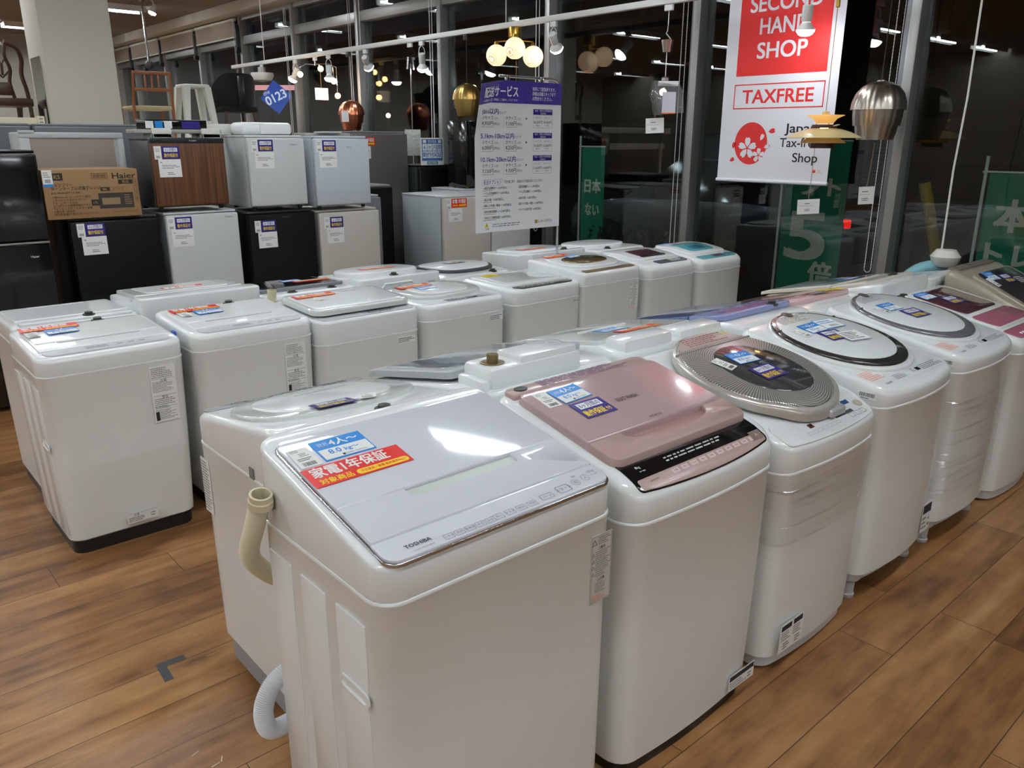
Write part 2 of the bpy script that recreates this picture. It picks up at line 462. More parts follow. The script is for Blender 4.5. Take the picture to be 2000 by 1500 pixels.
def inset(h, i):
    """shrink a half outline towards its middle by i"""
    if not i: return h
    y0, y1, x1 = h[0][1], h[-1][1], max(p[0] for p in h)
    cy = (y0+y1)/2; ky = 1-2*i/(y1-y0); kx = 1-i/x1
    return [(x*kx, cy+(y-cy)*ky) for x, y in h]
def full(h, z):
    f = z if callable(z) else (lambda x, y: z)
    L = [(x, y, f(x, y)) for x, y in h]
    return L+[(-x, y, f(x, y)) for x, y in reversed(h)]
def cap(b, h, z, m, M=None):
    f = z if callable(z) else (lambda x, y: z); n = len(h)
    v = [(x, y, f(x, y)) for x, y in h]+[(-x, y, f(x, y)) for x, y in h]
    return b.add(v, [(i, i+1, n+i+1, n+i) for i in range(n-1)], m, M)
def slab(b, h, zt, t, m, e=.004, sink=.002, M=None, rnd=3):
    """plate of outline h lying on the surface zt(x, y), thickness t, rounded top edge"""
    rings = [full(h, lambda x, y: zt(x, y)-sink), full(h, lambda x, y: zt(x, y)+max(t-e, 0))]
    for k in range(1, rnd+1):
        a = PI/2*k/rnd; hh = inset(h, e*(1-math.cos(a)))
        rings.append(full(hh, lambda x, y, a=a: zt(x, y)+t-e+e*math.sin(a)))
    b.loft(rings, m, M)
    return cap(b, inset(h, e), lambda x, y: zt(x, y)+t, m, M)
class Washer:
    def __init__(s, label, x0, x1, yf, d, prof, band=.055, r=.045, bow=0, base='black', taper=.012, rot=False, zb=.05, edge=.022, body=None, cover=None, group=None, rb=None, split=None, cat='washing machine'):
        s.w, s.d = x1-x0, d; s.prof = prof; s.rot = rot; s.bow = bow; s.r = r
        cy = yf-d/2 if rot else yf+d/2
        M = T((x0+x1)/2, cy, 0)@(rotz(PI) if rot else Matrix())
        s.root = thing('washing_machine', label, cat, M, group); s.M = M
        body = body or WHITE; cover = cover or WHITE2
        w, d = s.w, s.d; hw = w/2
        zs = split or s.P0(0)-band
        s.zs = zs; s.tilt = taper/max(.2, zs-zb)
        H = half_rect(hw, -d/2, d/2, r, bow, rb=rb)
        # body: slightly tapered towards the floor
        b = MB(); rings = []
        for z, k in ((zb, taper+.006), (zb+.006, taper), (zb+(zs-zb)*.5, taper*.4), (zs-.012, 0), (zs-.008, -.0018), (zs-.004, -.0022), (zs-.001, -.001), (zs, .0015)):
            rings.append(full(inset(H, k), z))
        b.loft(rings, body); cap(b, inset(H, taper+.006), zb, body); s.cab = b.build('cabinet', s.root)
        # moulded top
        b = MB(); er = edge
        rings = [full(inset(H, .003), zs-.002), full(inset(H, .0012), zs+.0012), full(inset(H, .0004), zs+.004), full(H, lambda x, y: s.P(y)-er)]
        for k in range(1, 5):
            a = PI/2*k/4; rings.append(full(inset(H, er*(1-math.cos(a))), lambda x, y, a=a: s.P(y)-er+er*math.sin(a)))
        b.loft(rings, cover); cap(b, inset(H, er), lambda x, y: s.P(y), cover); s.cov = b.build('top_cover', s.root)
        # base
        hb = taper+.006
        if base == 'black': s.ring('base', inset(H, hb+.004), 0, zb+.004, BLACK)
        elif base == 'grey': s.ring('base', inset(H, hb+.006), .02, zb+.004, mat('base_grey', (150,150,154), .5)); s.feet(.03, .018, .022)
        elif base == 'white': s.ring('base', inset(H, hb+.004), .012, zb+.004, mat('base_white', (205,206,208), .5)); s.feet(.03, .018, .014)
        elif base == 'legs': s.legs(zb)
    def P0(s, t):
        p = s.prof
        if t <= p[0][0]: return p[0][1]
        for (a, za), (b, zb) in zip(p, p[1:]):
            if t <= b: return za+(zb-za)*(t-a)/(b-a)
        return p[-1][1]
    def P(s, y):
        t = y+s.d/2
        return sum(s.P0(t+k*.006) for k in (-2, -1, 0, 1, 2))/5
    def zt(s, x, y): return s.P(y)
    def ring(s, name, h, z0, z1, m):
        b = MB(); b.loft([full(h, z0), full(h, z1)], m); cap(b, h, z0, m); return b.build(name, s.root)
    def feet(s, inx, r, z1):
        for sx in (-1, 1):
            for sy in (-1, 1):
                MB().lathe([(r, 0), (r, z1+.004), (r*.7, z1+.02)], DGREY, 12, T(sx*(s.w/2-.075), sy*(s.d/2-.075), 0), cap0=True, cap1=True).build('foot', s.root)
    def legs(s, zb):
        g = mat('leg_grey', (186,188,192), .45)
        h = half_rect(s.w/2-.022, -s.d/2+.05, s.d/2-.02, .05, s.bow)
        b = MB(); b.loft([full(h, zb*.55), full(h, zb+.006)], g); cap(b, h, zb*.55, g); b.build('base', s.root)
        for sx in (-1, 1):
            for sy in (-1, 1):
                MB().lathe([(.024, 0), (.026, .012), (.022, .016), (.024, zb*.6), (.038, zb*.75), (.042, zb+.004)], g, 14, T(sx*(s.w/2-.055), sy*(s.d/2-.055), 0), cap0=True, cap1=True).build('leg', s.root)
    def slab(s, name, h, m, t=.006, e=.004, z0=0, label=None, parent=None, dx=0):
        b = MB(); slab(b, h, lambda x, y: s.P(y)+z0, t, m, e, M=T(dx, 0, 0) if dx else None); return b.build(name, parent or s.root, label=label)
    def yy(s, t): return t-s.d/2
    def top(s, x, t, a=0, dz=0):
        """frame lying on the top at x, t metres behind the front; a turns it"""
        y = s.yy(t); e = .02
        yv = Vector((0, 2*e, s.P(y+e)-s.P(y-e)))
        return frame((x, y, s.P(y)+dz), (1, 0, 0), yv)@rotz(math.radians(a))
    def front(s, x, z, dy=.0012): return frame((x, -s.d/2-s.bow*(1-(2*x/s.w)**2)-dy, z), (1, 0, 0), (0, 0, 1))
    def left(s, t, z, dx=.0012): return frame((-s.w/2-dx, s.yy(t), z), (0, -1, 0), (0, 0, 1))
    def back(s, x, z, dy=.0012): return frame((x, s.d/2+dy, z), (-1, 0, 0), (0, 0, 1))
    def knob(s, x, t, dz=0, name='water_inlet'):
        M = T(x, s.yy(t), s.P(s.yy(t))+dz)
        return MB().lathe([(.026, -.004), (.026, .004), (.0165, .005), (.0165, .013), (.012, .015)], mat('inlet_dark', (52,50,48), .5), 16, M, cap1=True).build(name, s.root)
    def mark(s, M, txt, h, m=INKG, name='brand_mark', bold=0.0, align='C', sx=1.0):
        return MB().text(txt, M, h, m, align, bold, sx=sx).build(name, s.root)
    def label(s, M, w, h, style=0, seed=1, name='sticker', bg=None):
        """sticker glued on the body"""
        b = MB(); b.box(-w/2, w/2, -h/2, h/2, -.001, 0, bg or PAPER, M=M)
        l, r, t, bt = -w/2, w/2, h/2, -h/2
        if style == 0:      # tall warning sheet
            k = .0025; z = .0003
            for a, c, d, e in ((l+.002,r-.002,t-.003,t-.002),(l+.002,r-.002,bt+.002,bt+.003),(l+.002,l+.003,bt+.002,t-.002),(r-.003,r-.002,bt+.002,t-.002)): b.rect(a, c, d, e, INKG, M, z)
            q = h/10
            tri = lambda x, y, q: b.poly([(x-q*.6,y-q*.5,z),(x+q*.6,y-q*.5,z),(x,y+q*.5,z)], INK, M).poly([(x-q*.4,y-q*.38,z+.0002),(x+q*.4,y-q*.38,z+.0002),(x,y+q*.3,z+.0002)], bg or PAPER, M)
            tri(l+.13*w, t-q*.95, q*.9)
            b.lines(M, l+.30*w, r-.05*w, t-1.5*q, t-.3*q, 4, INKG, z, seed)
            b.text('警告', M@T(.05*w, t-1.95*q, 0), q*.34, INK, bold=.02); tri(-.12*w, t-1.95*q, q*.45)
            for j in range(4): tri(l+.1*w, t-(2.75+j*.95)*q, q*.55)
            b.lines(M, l+.2*w, r-.05*w, t-6.2*q, t-2.3*q, 13, INKG, z, seed+1)
            b.text('注意', M@T(.05*w, t-6.6*q, 0), q*.34, INK, bold=.02); tri(-.12*w, t-6.6*q, q*.45)
            b.lines(M, l+.2*w, r-.24*w, t-8.6*q, t-6.95*q, 6, INKG, z, seed+2)
            b.lines(M, l+.06*w, r-.3*w, bt+.35*q, bt+1.2*q, 3, ORANGE, z, seed+3)
        elif style == 1:    # grey block sheet
            q = h/12
            for j, n in ((0, 3), (3, 4), (6.6, 3), (9, 4)):
                b.lines(M, l+.06*w, r-.1*w, t-(j+2.6)*q, t-(j+.3)*q, n*2, INKG, .0003, seed+int(j))
            for j in (2.75, 6.35, 8.8): b.rect(l+.05*w, r-.05*w, t-j*q-.0006, t-j*q+.0006, INKG, M, .0003)
            b.text('注意', M@T(0, t-3.2*q, 0), q*.5, INK); b.text('警告', M@T(0, t-6.7*q, 0), q*.45, INK)
            b.rect(l+.06*w, l+.2*w, bt+.3*q, bt+2.2*q, INK, M, .0003)
        elif style == 2:    # low wide strip
            b.rect(l+.003, r-.003, t-.004, t-.0032, INKG, M, .0003)
            b.text('注意', M@T(l+.3*w, t-.24*h, 0), h*.2, INK); b.lines(M, l+.05*w, r-.3*w, bt+.1*h, t-.42*h, 3, INK, .0003, seed)
            b.lines(M, r-.25*w, r-.05*w, bt+.2*h, t-.3*h, 2, INKG, .0003, seed+1)
        elif style == 3:    # headed two-column sticker
            for a, c in ((l+.05*w, -.02*w), (.06*w, r-.05*w)):
                b.rect(a, c, t-.24*h, t-.06*h, INK, M, .0003); b.lines(M, a, c, t-.62*h, t-.28*h, 4, INKG, .0003, seed); b.lines(M, a+.1*w, c-.05*w, bt+.06*h, t-.68*h, 3, INK, .0003, seed+2)
        elif style == 4:    # black-headed wide label
            b.rect(l+.02*w, r-.02*w, t-.36*h, t-.05*h, INK, M, .0003); b.lines(M, l+.04*w, r-.3*w, bt+.08*h, t-.44*h, 3, INKG, .0003, seed); b.lines(M, r-.26*w, r-.06*w, bt+.1*h, t-.5*h, 2, INK, .0003, seed+3)
        elif style == 5: b.lines(M, l+.05*w, r-.05*w, bt+.1*h, t-.1*h, 3, INK, .0003, seed)
        elif style == 6: b.lines(M, l+.05*w, r-.05*w, bt+.04*h, t-.04*h, 18, INKG, .0003, seed)
        return b.build(name, s.root)

# loose cards lying on the lids
def card_mesh(kind):
    b = MB(); I = Matrix()
    if kind == 'red':
        w, h = .222, .068; b.box(-w/2, w/2, -h/2, h/2, 0, .0012, RED); z = .0016
        b.text('家電1年保証', T(-.012, .012, 0), .0265, PAPER, bold=.035, fit=.172, z=z)
        b.text('対象商品', T(-.060, -.0205, 0), .0135, YEL, bold=.03, fit=.072, z=z)
        p = [(.045+.052*math.copysign(1, math.cos(a))+.009*math.cos(a), -.0215+.009*math.sin(a), z) for a in (2*PI*(k+.5)/16 for k in range(16))]
        b.poly(p, YEL); b.text('中古家具・家電 販売業界No.1', T(.045, -.0215, 0), .0065, RED, bold=.02, fit=.102, z=z+.0003)
    elif kind == 'blue':
        w, h = .118, .078; b.box(-w/2, w/2, -h/2, h/2, 0, .0012, BLUE); z = .0016
        b.rect(-w/2+.003, w/2-.003, -h/2+.003, .002, PAPER, None, z)
        b.rect(-w/2+.012, -w/2+.034, .014, .027, PAPER, None, z); b.rect(-w/2+.0128, -w/2+.0332, .0148, .0262, BLUE, None, z+.0002); b.text('目安', T(-w/2+.023, .0205, 0), .007, PAPER, z=z+.0004)
        b.text('4人〜', T(.012, .0205, 0), .019, PAPER, bold=.03, z=z)
        b.text('8.0', T(-.024, -.011, 0), .0165, BLUE, bold=.02, z=z+.0003); b.text('kg〜', T(.014, -.0125, 0), .013, BLUE, bold=.02, z=z+.0003)
        b.rect(-.016, -.010, -.034, -.027, INK, None, z+.0003); b.text('トレジャーファクトリー', T(.017, -.0305, 0), .0055, INK, bold=.03, fit=.05, z=z+.0003)
    elif kind == 'navy':
        w, h = .122, .082; b.box(-w/2, w/2, -h/2, h/2, 0, .0012, NAVY); z = .0016
        b.rect(-.046, .046, .004, .032, PAPER, None, z); b.text('6ヶ月間の', T(0, .018, 0), .0165, NAVY, bold=.015, fit=.08, z=z+.0003)
        b.text('動作保証', T(-.012, -.0205, 0), .0215, YEL, bold=.03, fit=.082, z=z); b.text('付', T(.043, -.022, 0), .014, YEL, bold=.02, z=z)
    elif kind == 'price':
        w, h = .046, .072; b.box(-w/2, w/2, -h/2, h/2, 0, .001, PAPER); z = .0013
        b.lines(I, -.018, .0, .022, .032, 2, INKG, z, 2); b.lines(I, -.006, .016, .004, .018, 3, INKG, z, 4); b.lines(I, -.016, .016, -.012, .0, 2, INK, z, 6); b.barcode(I, -.014, .014, -.031, -.018, INK, z, 3)
    elif kind == 'note':
        w, h = .128, .085; b.box(-w/2, w/2, -h/2, h/2, 0, .0012, mat('note_lilac', (205,210,232), .4)); z = .0015
        b.rect(-w/2+.004, w/2-.004, -h/2+.004, h/2-.004, PAPER, None, z); b.lines(I, -.052, .052, -.032, .032, 5, INK, z+.0003, 9)
    elif kind == 'skynote':
        w, h = .125, .08; b.box(-w/2, w/2, -h/2, h/2, 0, .0012, mat('sky_print', (120,180,225), .4)); z = .0015
        b.rect(-w/2+.004, w/2-.004, -h/2+.004, h/2-.004, PAPER, None, z); b.lines(I, -.05, .05, -.002, .03, 2, BLUE, z+.0003, 5); b.lines(I, -.02, .05, -.03, -.012, 2, INK, z+.0003, 8)
    elif kind == 'yellow':
        w, h = .11, .06; b.box(-w/2, w/2, -h/2, h/2, 0, .0012, YEL); b.lines(I, -.045, .045, -.022, .022, 4, mat('olive_ink', (120,100,20), .6), .0015, 8)
    elif kind == 'darkinfo':
        w, h = .14, .07; b.box(-w/2, w/2, -h/2, h/2, 0, .0012, DGREY); b.lines(I, -.06, .06, -.028, .028, 4, PAPER, .0015, 8)
    return b.mesh(kind+'_card')
CARD_NAMES = {'red': ('warranty_card', 'red and white one-year warranty card'), 'blue': ('family_size_card', 'blue and white family-size card'), 'navy': ('guarantee_card', 'navy six-month guarantee card'),
    'price': ('price_tag', 'small white barcode price tag'), 'note': ('information_card', 'white lined information card'), 'skynote': ('information_card', 'pale blue bordered information card'),
    'yellow': ('notice_card', 'yellow notice card'), 'darkinfo': ('information_card', 'dark grey information card')}
_CM = {}
def card(kind, W, where, x, t, a=0, dz=.001, tilt=0, sc=1.0, M=None):
    if kind not in _CM: _CM[kind] = card_mesh(kind)
    nm, lab = CARD_NAMES[kind]
    o = bpy.data.objects.new(nm, _CM[kind]); C.objects.link(o)
    MM = M if M is not None else W.M@W.top(x, t, a, dz)
    if tilt: MM = MM@T(0, .02, 0)@Matrix.Rotation(math.radians(tilt), 4, 'X')@T(0, -.02, 0)
    if sc != 1: MM = MM@Matrix.Scale(sc, 4)
    o.matrix_world = MM
    tag(o, lab+' '+where, 'card' if kind != 'price' else 'price tag', 'sales cards on the machine lids' if kind != 'price' else 'price tags on the machine lids')
    return o
def plates(W, name, items):
    for x, t, wd, hd, m, dz in items: MB().box(-wd/2, wd/2, -hd/2, hd/2, -.001, .0004, m, M=W.top(x, t, 0, dz)).build(name, W.root)
def hose(W, pts, r, m, name='drain_hose', ribs=True, mouth=True):
    """corrugated hose through pts (local)"""
    P = [Vector(p) for p in pts]; path = []; n = 24
    for i in range(len(P)-1):
        a, b, c, d = P[max(i-1,0)], P[i], P[i+1], P[min(i+2,len(P)-1)]
        for k in range(n):
            u = k/n; path.append(.5*((2*b)+(c-a)*u+(2*a-5*b+4*c-d)*u*u+(3*b-a-3*c+d)*u**3))
    path.append(P[-1])
    rr = [r*(1+(.05 if i % 2 else -.05)*(1 if ribs else 0)) for i in range(len(path))]
    b = MB(); b.tube(path, rr, m, 16, caps=not mouth)
    return b.build(name, W.root, sharp=50)

# ---- shared finishes
GLASSW = mat('white_tempered_glass', (222,224,233), .05, coat=.8)
PINK = mat('pink_gloss', (184,156,158), .16, coat=.7)
PINKM = mat('pink_satin', (180,151,146), .35, coat=.2)
CREAM = mat('cream_hose', (216,206,176), .5)
HOSEW = mat('white_hose', (222,224,228), .5)
TROUGH = mat('pale_trough', (198,203,196), .35)
def lid_recess(W, name, m, hw, t0, t1, rx0, rx1, rt, th, floor, n=8, fl=.0064, r=.004):
    """front leaf of a lid with a finger trough open at its back edge"""
    y0, y1, d = W.yy(t0), W.yy(t1), t1-rt; c, h = (rx0+rx1)/2, (rx1-rx0)/2
    arc = lambda s: [(s*(hw-r+r*math.sin(PI/2*k/5)), y0+r-r*math.cos(PI/2*k/5)) for k in range(6)]
    cut = [(c+h*u, y1-d*max(0, 1-abs(u)**n)**(1/n)) for u in [math.cos(PI*k/28) for k in range(29)]]
    o = list(reversed(arc(-1)))[:-1]+[arc(-1)[0]]+arc(1)+[(hw, y1)]+cut+[(-hw, y1)]
    o = [p for i, p in enumerate(o) if i == 0 or (abs(p[0]-o[i-1][0])+abs(p[1]-o[i-1][1])) > 1e-6]
    b = MB(); e = .0015; k = len(o)
    def shrink(i):
        p, q, g = Vector(o[i-1]), Vector(o[i]), Vector(o[(i+1) % k]); t = (g-p).normalized(); return (q.x-t.y*e, q.y+t.x*e)
    o2 = [shrink(i) for i in range(k)]
    b.loft([[(x, y, W.P(y)-.002) for x, y in o], [(x, y, W.P(y)+th-e) for x, y in o], [(x, y, W.P(y)+th) for x, y in o2]], m, cap1=True)
    lf = b.build(name, W.root, sharp=50)
    b = MB(); v = [(x, y, W.P(y)+fl) for x, y in cut]; b.poly(v, floor); b.build('finger_trough', lf)
    return lf
def side_grip(W, t, z):
    M = W.left(t, W.zs, .0048)@Matrix.Rotation(W.tilt, 4, 'X')@T(0, z-W.zs, 0); b = MB()
    o = [(.052*math.copysign(1, math.cos(a))*.72+.0165*math.cos(a), .0165*math.sin(a)) for a in (2*PI*(k+.5)/24 for k in range(24))]
    i = [(x*.86, y*.62) for x, y in o]
    b.loft([[(x, y, 0) for x, y in o], [(x, y, .004) for x, y in o], [(x, y, .004) for x, y in i], [(x*.95, y*.9, -.0005+.001) for x, y in i]], WHITE2, M, cap1=True)
    return b.build('side_grip', W.root)
def side_ribs(W, spans, z0, z1):
    b = MB()
    for a, c in spans:
        M = W.left((a+c)/2, W.zs, 0)@Matrix.Rotation(W.tilt, 4, 'X'); q0, q1 = z0-W.zs, z1-W.zs; b.box(-(c-a)/2, (c-a)/2, q0, q1, -.002, .0035, WHITE, .003, M=M)
        b.box(-(c-a)/2+.008, (c-a)/2-.008, q0+.008, q1-.008, -.002, .0042, WHITE, .002, M=M)
    return b.build('side_panel', W.root)
def oval_x(q, a, c, t): return q*math.sqrt(1-((t-(a+c)/2)/((c-a)/2))**2)
def oval_lid(W, hw, t0, t1, ring_m, in_m, th=.02, rw=.03, e=.85, under=None, dt=0):
    """oval lid: outer plate, coloured ring, inner plate"""
    y0, y1 = W.yy(t0), W.yy(t1)
    lid = W.slab('lid', half_egg(hw+.010, y0-.02, y1+.014, k=.6, eb=.82), under or WHITE2, th*.5, .006)
    W.slab('lid_ring', half_egg(hw, y0, y1, k=.6, eb=.82), ring_m, th, .006, parent=lid)
    W.slab('lid_plate', half_egg(hw-rw, y0+rw*1.25, y1-rw*.5, k=.6, eb=.82), in_m, th+.003, .004, parent=lid)
    return lid
def buttons(W, name, xs, t, wd, hd, m, txt=None, ink=INKG, dz=.0005, outline=True):
    b = MB()
    for i, x in enumerate(xs):
        M = W.top(x, t, 0, dz)
        if outline:
            o = [(wd/2*math.copysign(1, math.cos(a))*.7+wd*.15*math.cos(a), hd/2*math.copysign(1, math.sin(a))*.6+hd*.2*math.sin(a), .0003) for a in (2*PI*(k+.5)/20 for k in range(20))]
            i2 = [(x_*.92, y_*.88, .0003) for x_, y_, _ in o]
            b.loft([o, i2], ink, M)
        else: b.rect(-wd/2, wd/2, -hd/2, hd/2, m, M, .0003)
        if txt: b.text(txt[i % len(txt)], M, hd*.34, ink, z=.0006)
    return b.build(name, W.root)
def tiny(W, name, x0, x1, t0, t1, n, m=INKG, seed=1, dz=.001):
    M = W.top((x0+x1)/2, (t0+t1)/2, 0, dz); b = MB(); b.lines(M, -(x1-x0)/2, (x1-x0)/2, -(t1-t0)/2, (t1-t0)/2, n, m, .0003, seed)
    return b.build(name, W.root)
def film_mat():
    m = glass_mat('stretch_film', (250,250,250), .02, .06, bump=(22, 1.0, (.4, .4, 3.0))); nt = m.node_tree
    t = N(nt, 'TexCoord'); mp = N(nt, 'Mapping'); mp.inputs['Rotation'].default_value = (.0, .30, 0); mp.inputs['Scale'].default_value = (1.2, 1.2, 26); nt.links.new(t.outputs['Object'], mp.inputs[0])
    n = N(nt, 'TexNoise', Scale=2.2, Detail=5.0, Roughness=.7); nt.links.new(mp.outputs[0], n.inputs['Vector'])
    r = N(nt, 'MapRange'); nt.links.new(n.outputs['Fac'], r.inputs[0]); r.inputs[1].default_value = .52; r.inputs[2].default_value = .72; r.inputs[3].default_value = .0; r.inputs[4].default_value = .4; [setattr(q.inputs['Distance'], 'default_value', .08) for q in nt.nodes if q.type == 'BUMP']
    mx = [q for q in nt.nodes if q.type == 'MIX_SHADER'][0]; nt.links.new(r.outputs[0], mx.inputs[0]); return m
FILM = film_mat()
def film(W, z0, z1, out=.004):
    h = inset(half_rect(W.w/2, -W.d/2, W.d/2, W.r, W.bow), -out); b = MB()
    b.loft([full(h, z0+(z1-z0)*k/4) for k in range(5)], FILM); return b.build('plastic_wrap', W.root)

# ------------------------------------------------------------------ front-right row, fronts to the viewer
A1 = Washer('large white washing machine with flat glass lid and cream side hose, nearest the viewer', .62, 1.22, 1.04, .49,
    [(0,.868),(.03,.874),(.435,.957),(.452,.969),(.49,.972)], split=.797, r=.05, base='white', edge=.014, taper=.004, zb=.05)
W = A1
z0 = W.yy(0)
W.slab('lid_rim', half_rect(.284, W.yy(-.003), W.yy(.437), .03), CHROME, .005, .002)
W.slab('control_panel', half_rect(.281, W.yy(.0), W.yy(.0605), .03, rb=.002), GLASSW, .0105, .002)
l = W.slab('lid', half_rect(.279, W.yy(.1765), W.yy(.434), .001, rb=.022), GLASSW, .012, .003)
lid_recess(W, 'front_leaf', GLASSW, .279, .0635, .175, -.134, .142, .143, .012, TROUGH, 9)
W.mark(W.top(-.206, .024, 0, .0112), 'TOSHIBA', .0095, INK, bold=.02)
W.mark(W.top(-.203, .009, 0, .0112), 'ULTRA FINE BUBBLE', .0035, INKG, 'model_mark')
buttons(W, 'touch_keys', [-.146+.0245*k for k in range(5)], .012, .0215, .0155, GLASSW, ['ふろ水','洗剤','柔軟剤','水流','水位'], dz=.011)
buttons(W, 'touch_keys', [-.027+.029*k for k in range(4)], .013, .0225, .0165, GLASSW, ['洗い','すすぎ','脱水','予約'], dz=.011)
buttons(W, 'touch_keys', [.103], .0165, .034, .018, GLASSW, ['コース'], dz=.011)
buttons(W, 'start_key', [.153], .0195, .036, .024, GLASSW, ['スタート'], dz=.011)
b = MB()
for x, c in ((.193, '切'), (.225, '入')):
    M = W.top(x, .024 if c == '切' else .027, 0, .0112)
    b.loft([[(.0105*math.cos(2*PI*k/20), .0105*math.sin(2*PI*k/20), .0003) for k in range(20)], [(.0096*math.cos(2*PI*k/20), .0096*math.sin(2*PI*k/20), .0003) for k in range(20)]], INKG, M)
    b.text(c, M, .008, INKG, z=.0006)
b.text('電源', W.top(.203, .042, 0, .0112), .004, INKG); b.build('power_keys', W.root)
W.mark(W.top(.252, .04, 0, .0112), '10kg', .008, INKG, 'capacity_mark'); W.mark(W.top(.252, .028, 0, .0112), 'AW-10DP', .0035, INKG, 'model_mark')
W.label(W.front(.255, .672), .064, .165, 0, 5, 'warning_sticker', mat('sticker_silver', (206,203,198), .45))
side_grip(W, .105, .577)
side_ribs(W, [(.06, .165), (.205, .305), (.345, .445)], .10, .735)
o = hose(W, [(-.327,.165,.862),(-.329,.178,.835),(-.331,.20,.79),(-.331,.228,.745),(-.324,.255,.705),(-.305,.278,.665),(-.265,.295,.615),(-.2,.305,.56)], .0205, CREAM)
MB().lathe([(.0195,-.005),(.0255,-.004),(.0255,.012),(.0235,.014),(.0235,.026),(.0185,.026),(.0185,-.003)], CREAM, 22, T(-.327,.163,.858)@Matrix.Rotation(.25,4,'X')).build('hose_end', o)
MB().box(-.308,-.297,.155,.185,.842,.868, mat('clip_grey',(120,122,120),.6)).box(-.312,-.300,.168,.176,.815,.85, WHITE2).build('hose_clip', W.root)  # plain mid-grey block behind the white hose clip
hose(W, [(-.23,.285,.36),(-.285,.28,.345),(-.318,.272,.31),(-.326,.268,.265),(-.31,.27,.228),(-.26,.28,.215),(-.18,.285,.225)], .022, HOSEW)

A2 = Washer('white washing machine with pink lid and black control strip', 1.28, 1.88, 1.045, .50,
    [(0,.795),(.03,.815),(.07,.832),(.43,.914),(.46,.922),(.50,.920)], split=.728, r=.055, bow=.018, base='black', edge=.02, taper=.012, zb=.035)
W = A2
W.slab('control_panel', half_rect(.262, W.yy(.008), W.yy(.10), .012, bow=.02), BLACKG, .003, .001)
W.slab('button_strip', half_rect(.252, W.yy(.008), W.yy(.032), .006, bow=.02), PINKM, .0042, .001)
l = W.slab('lid', half_rect(.270, W.yy(.168), W.yy(.425), .002, rb=.02), PINK, .024, .006)
lid_recess(W, 'front_leaf', PINKM, .270, .080, .1665, -.158, .174, .118, .022, mat('pink_trough', (178,140,136), .3), 2.4, .0062, .03)
W.slab('lid_frame', half_rect(.268, W.yy(.084), W.yy(.428), .03, rb=.015), PINKM, .005, .002)
W.slab('console', half_rect(.272, W.yy(.436), W.yy(.487), .006, rb=.025), PINKM, .012, .004)
tiny(W, 'console_print', -.16, .23, .442, .482, 5, mat('violet_ink', (120,90,130), .6), 3, .0125)
M = W.top(-.225, .462, 0, .0125); MB().lathe([(.001,.001),(.022,.001),(.022,-.001)], mat('vent_dark', (40,36,38), .5), 20, M@Matrix.Diagonal((1,.62,1,1))).build('vent', W.root)
M = W.top(.0, .285, 0, .0245); W.mark(M, 'BEAT WASH', .017, mat('plum_ink', (70,45,62), .5), bold=.01, sx=.62)
W.mark(W.top(.0, .185, 0, .0245), 'HITACHI', .0085, mat('plum_ink'), bold=.02)
W.mark(W.top(-.215, .063, 0, .0035), '8kg', .008, PAPER, 'capacity_mark'); W.mark(W.top(-.21, .05, 0, .0035), 'BW-V80A', .0035, PAPER, 'model_mark')
tiny(W, 'panel_print', -.12, .2, .046, .066, 2, LGREY, 4, .0035)
buttons(W, 'push_keys', [-.12+.036*k for k in range(10)], .0215, .026, .013, mat('key_pink', (222,196,196), .35), ['水量','洗い','すすぎ','脱水','風呂','予約','標準','毛布','乾燥','切'], INK, .0044, False)
W.mark(W.top(-.2, .02, 0, .0045), 'INVERTER', .005, INK, 'model_mark')
MB().rect(-.024, .024, -.014, .014, mat('start_key_brown', (120,100,90), .4), W.top(.228, .026, 0, .0046), .0005).text('入', W.top(.228, .026, 0, .0056), .010, PAPER).build('power_key', W.root)
W.label(W.front(.215, .085, .004), .125, .05, 4, 8, 'warning_sticker')

A3 = Washer('white washing machine with silver meshed oval lid and dark window, film around its body', 1.93, 2.485, 1.045, .575,
    [(0,.742),(.012,.752),(.055,.766),(.085,.785),(.54,.892),(.575,.89)], split=.668, r=.05, bow=.022, base='white', edge=.016, taper=.012, zb=.045)
W = A3
def mesh_mat():
    m = mat('silver_dotted_lid', (176,172,166), .28, .5); nt = m.node_tree; b = nt.nodes['Principled BSDF']
    g = N(nt, 'TexCoord'); sp = N(nt, 'SeparateXYZ'); nt.links.new(g.outputs['Object'], sp.inputs[0])
    x = sp.outputs[0]; y = math_(nt, 'ADD', sp.outputs[1], .03)
    th = math_(nt, 'MULTIPLY', math_(nt, 'ARCTAN2', y, x), 84.0); r = math_(nt, 'MULTIPLY', math_(nt, 'SQRT', math_(nt, 'ADD', math_(nt, 'MULTIPLY', x, x), math_(nt, 'MULTIPLY', y, y))), 480.0)
    v = math_(nt, 'MULTIPLY', math_(nt, 'SINE', math_(nt, 'ADD', th, r)), math_(nt, 'SINE', math_(nt, 'SUBTRACT', th, r)))
    nt.links.new(ramp(nt, math_(nt, 'MULTIPLY_ADD', v, .5, .5), [(.35, (112,108,104)), (.6, (176,172,168)), (.9, (244,242,240))]), b.inputs['Base Color']); return m
SMOKE = mat('smoked_window', (64,63,66), .08, coat=.6)
W.slab('lid_seat', half_oval(.25, W.yy(.05), W.yy(.54), e=.95), mat('seat_grey', (150,150,152), .4), .022, .006)
l = W.slab('lid', half_oval(.262, W.yy(.032), W.yy(.545), e=.95), mat('silver_rim', (206,200,192), .25, .45), .028, .012, z0=.013)
W.slab('lid_mesh', half_oval(.247, W.yy(.05), W.yy(.535), e=.95), mesh_mat(), .0315, .008, z0=.013, parent=l)
W.slab('lid_window', half_oval(.155, W.yy(.115), W.yy(.425), e=.92), SMOKE, .034, .008, z0=.013, parent=l, dx=.018)
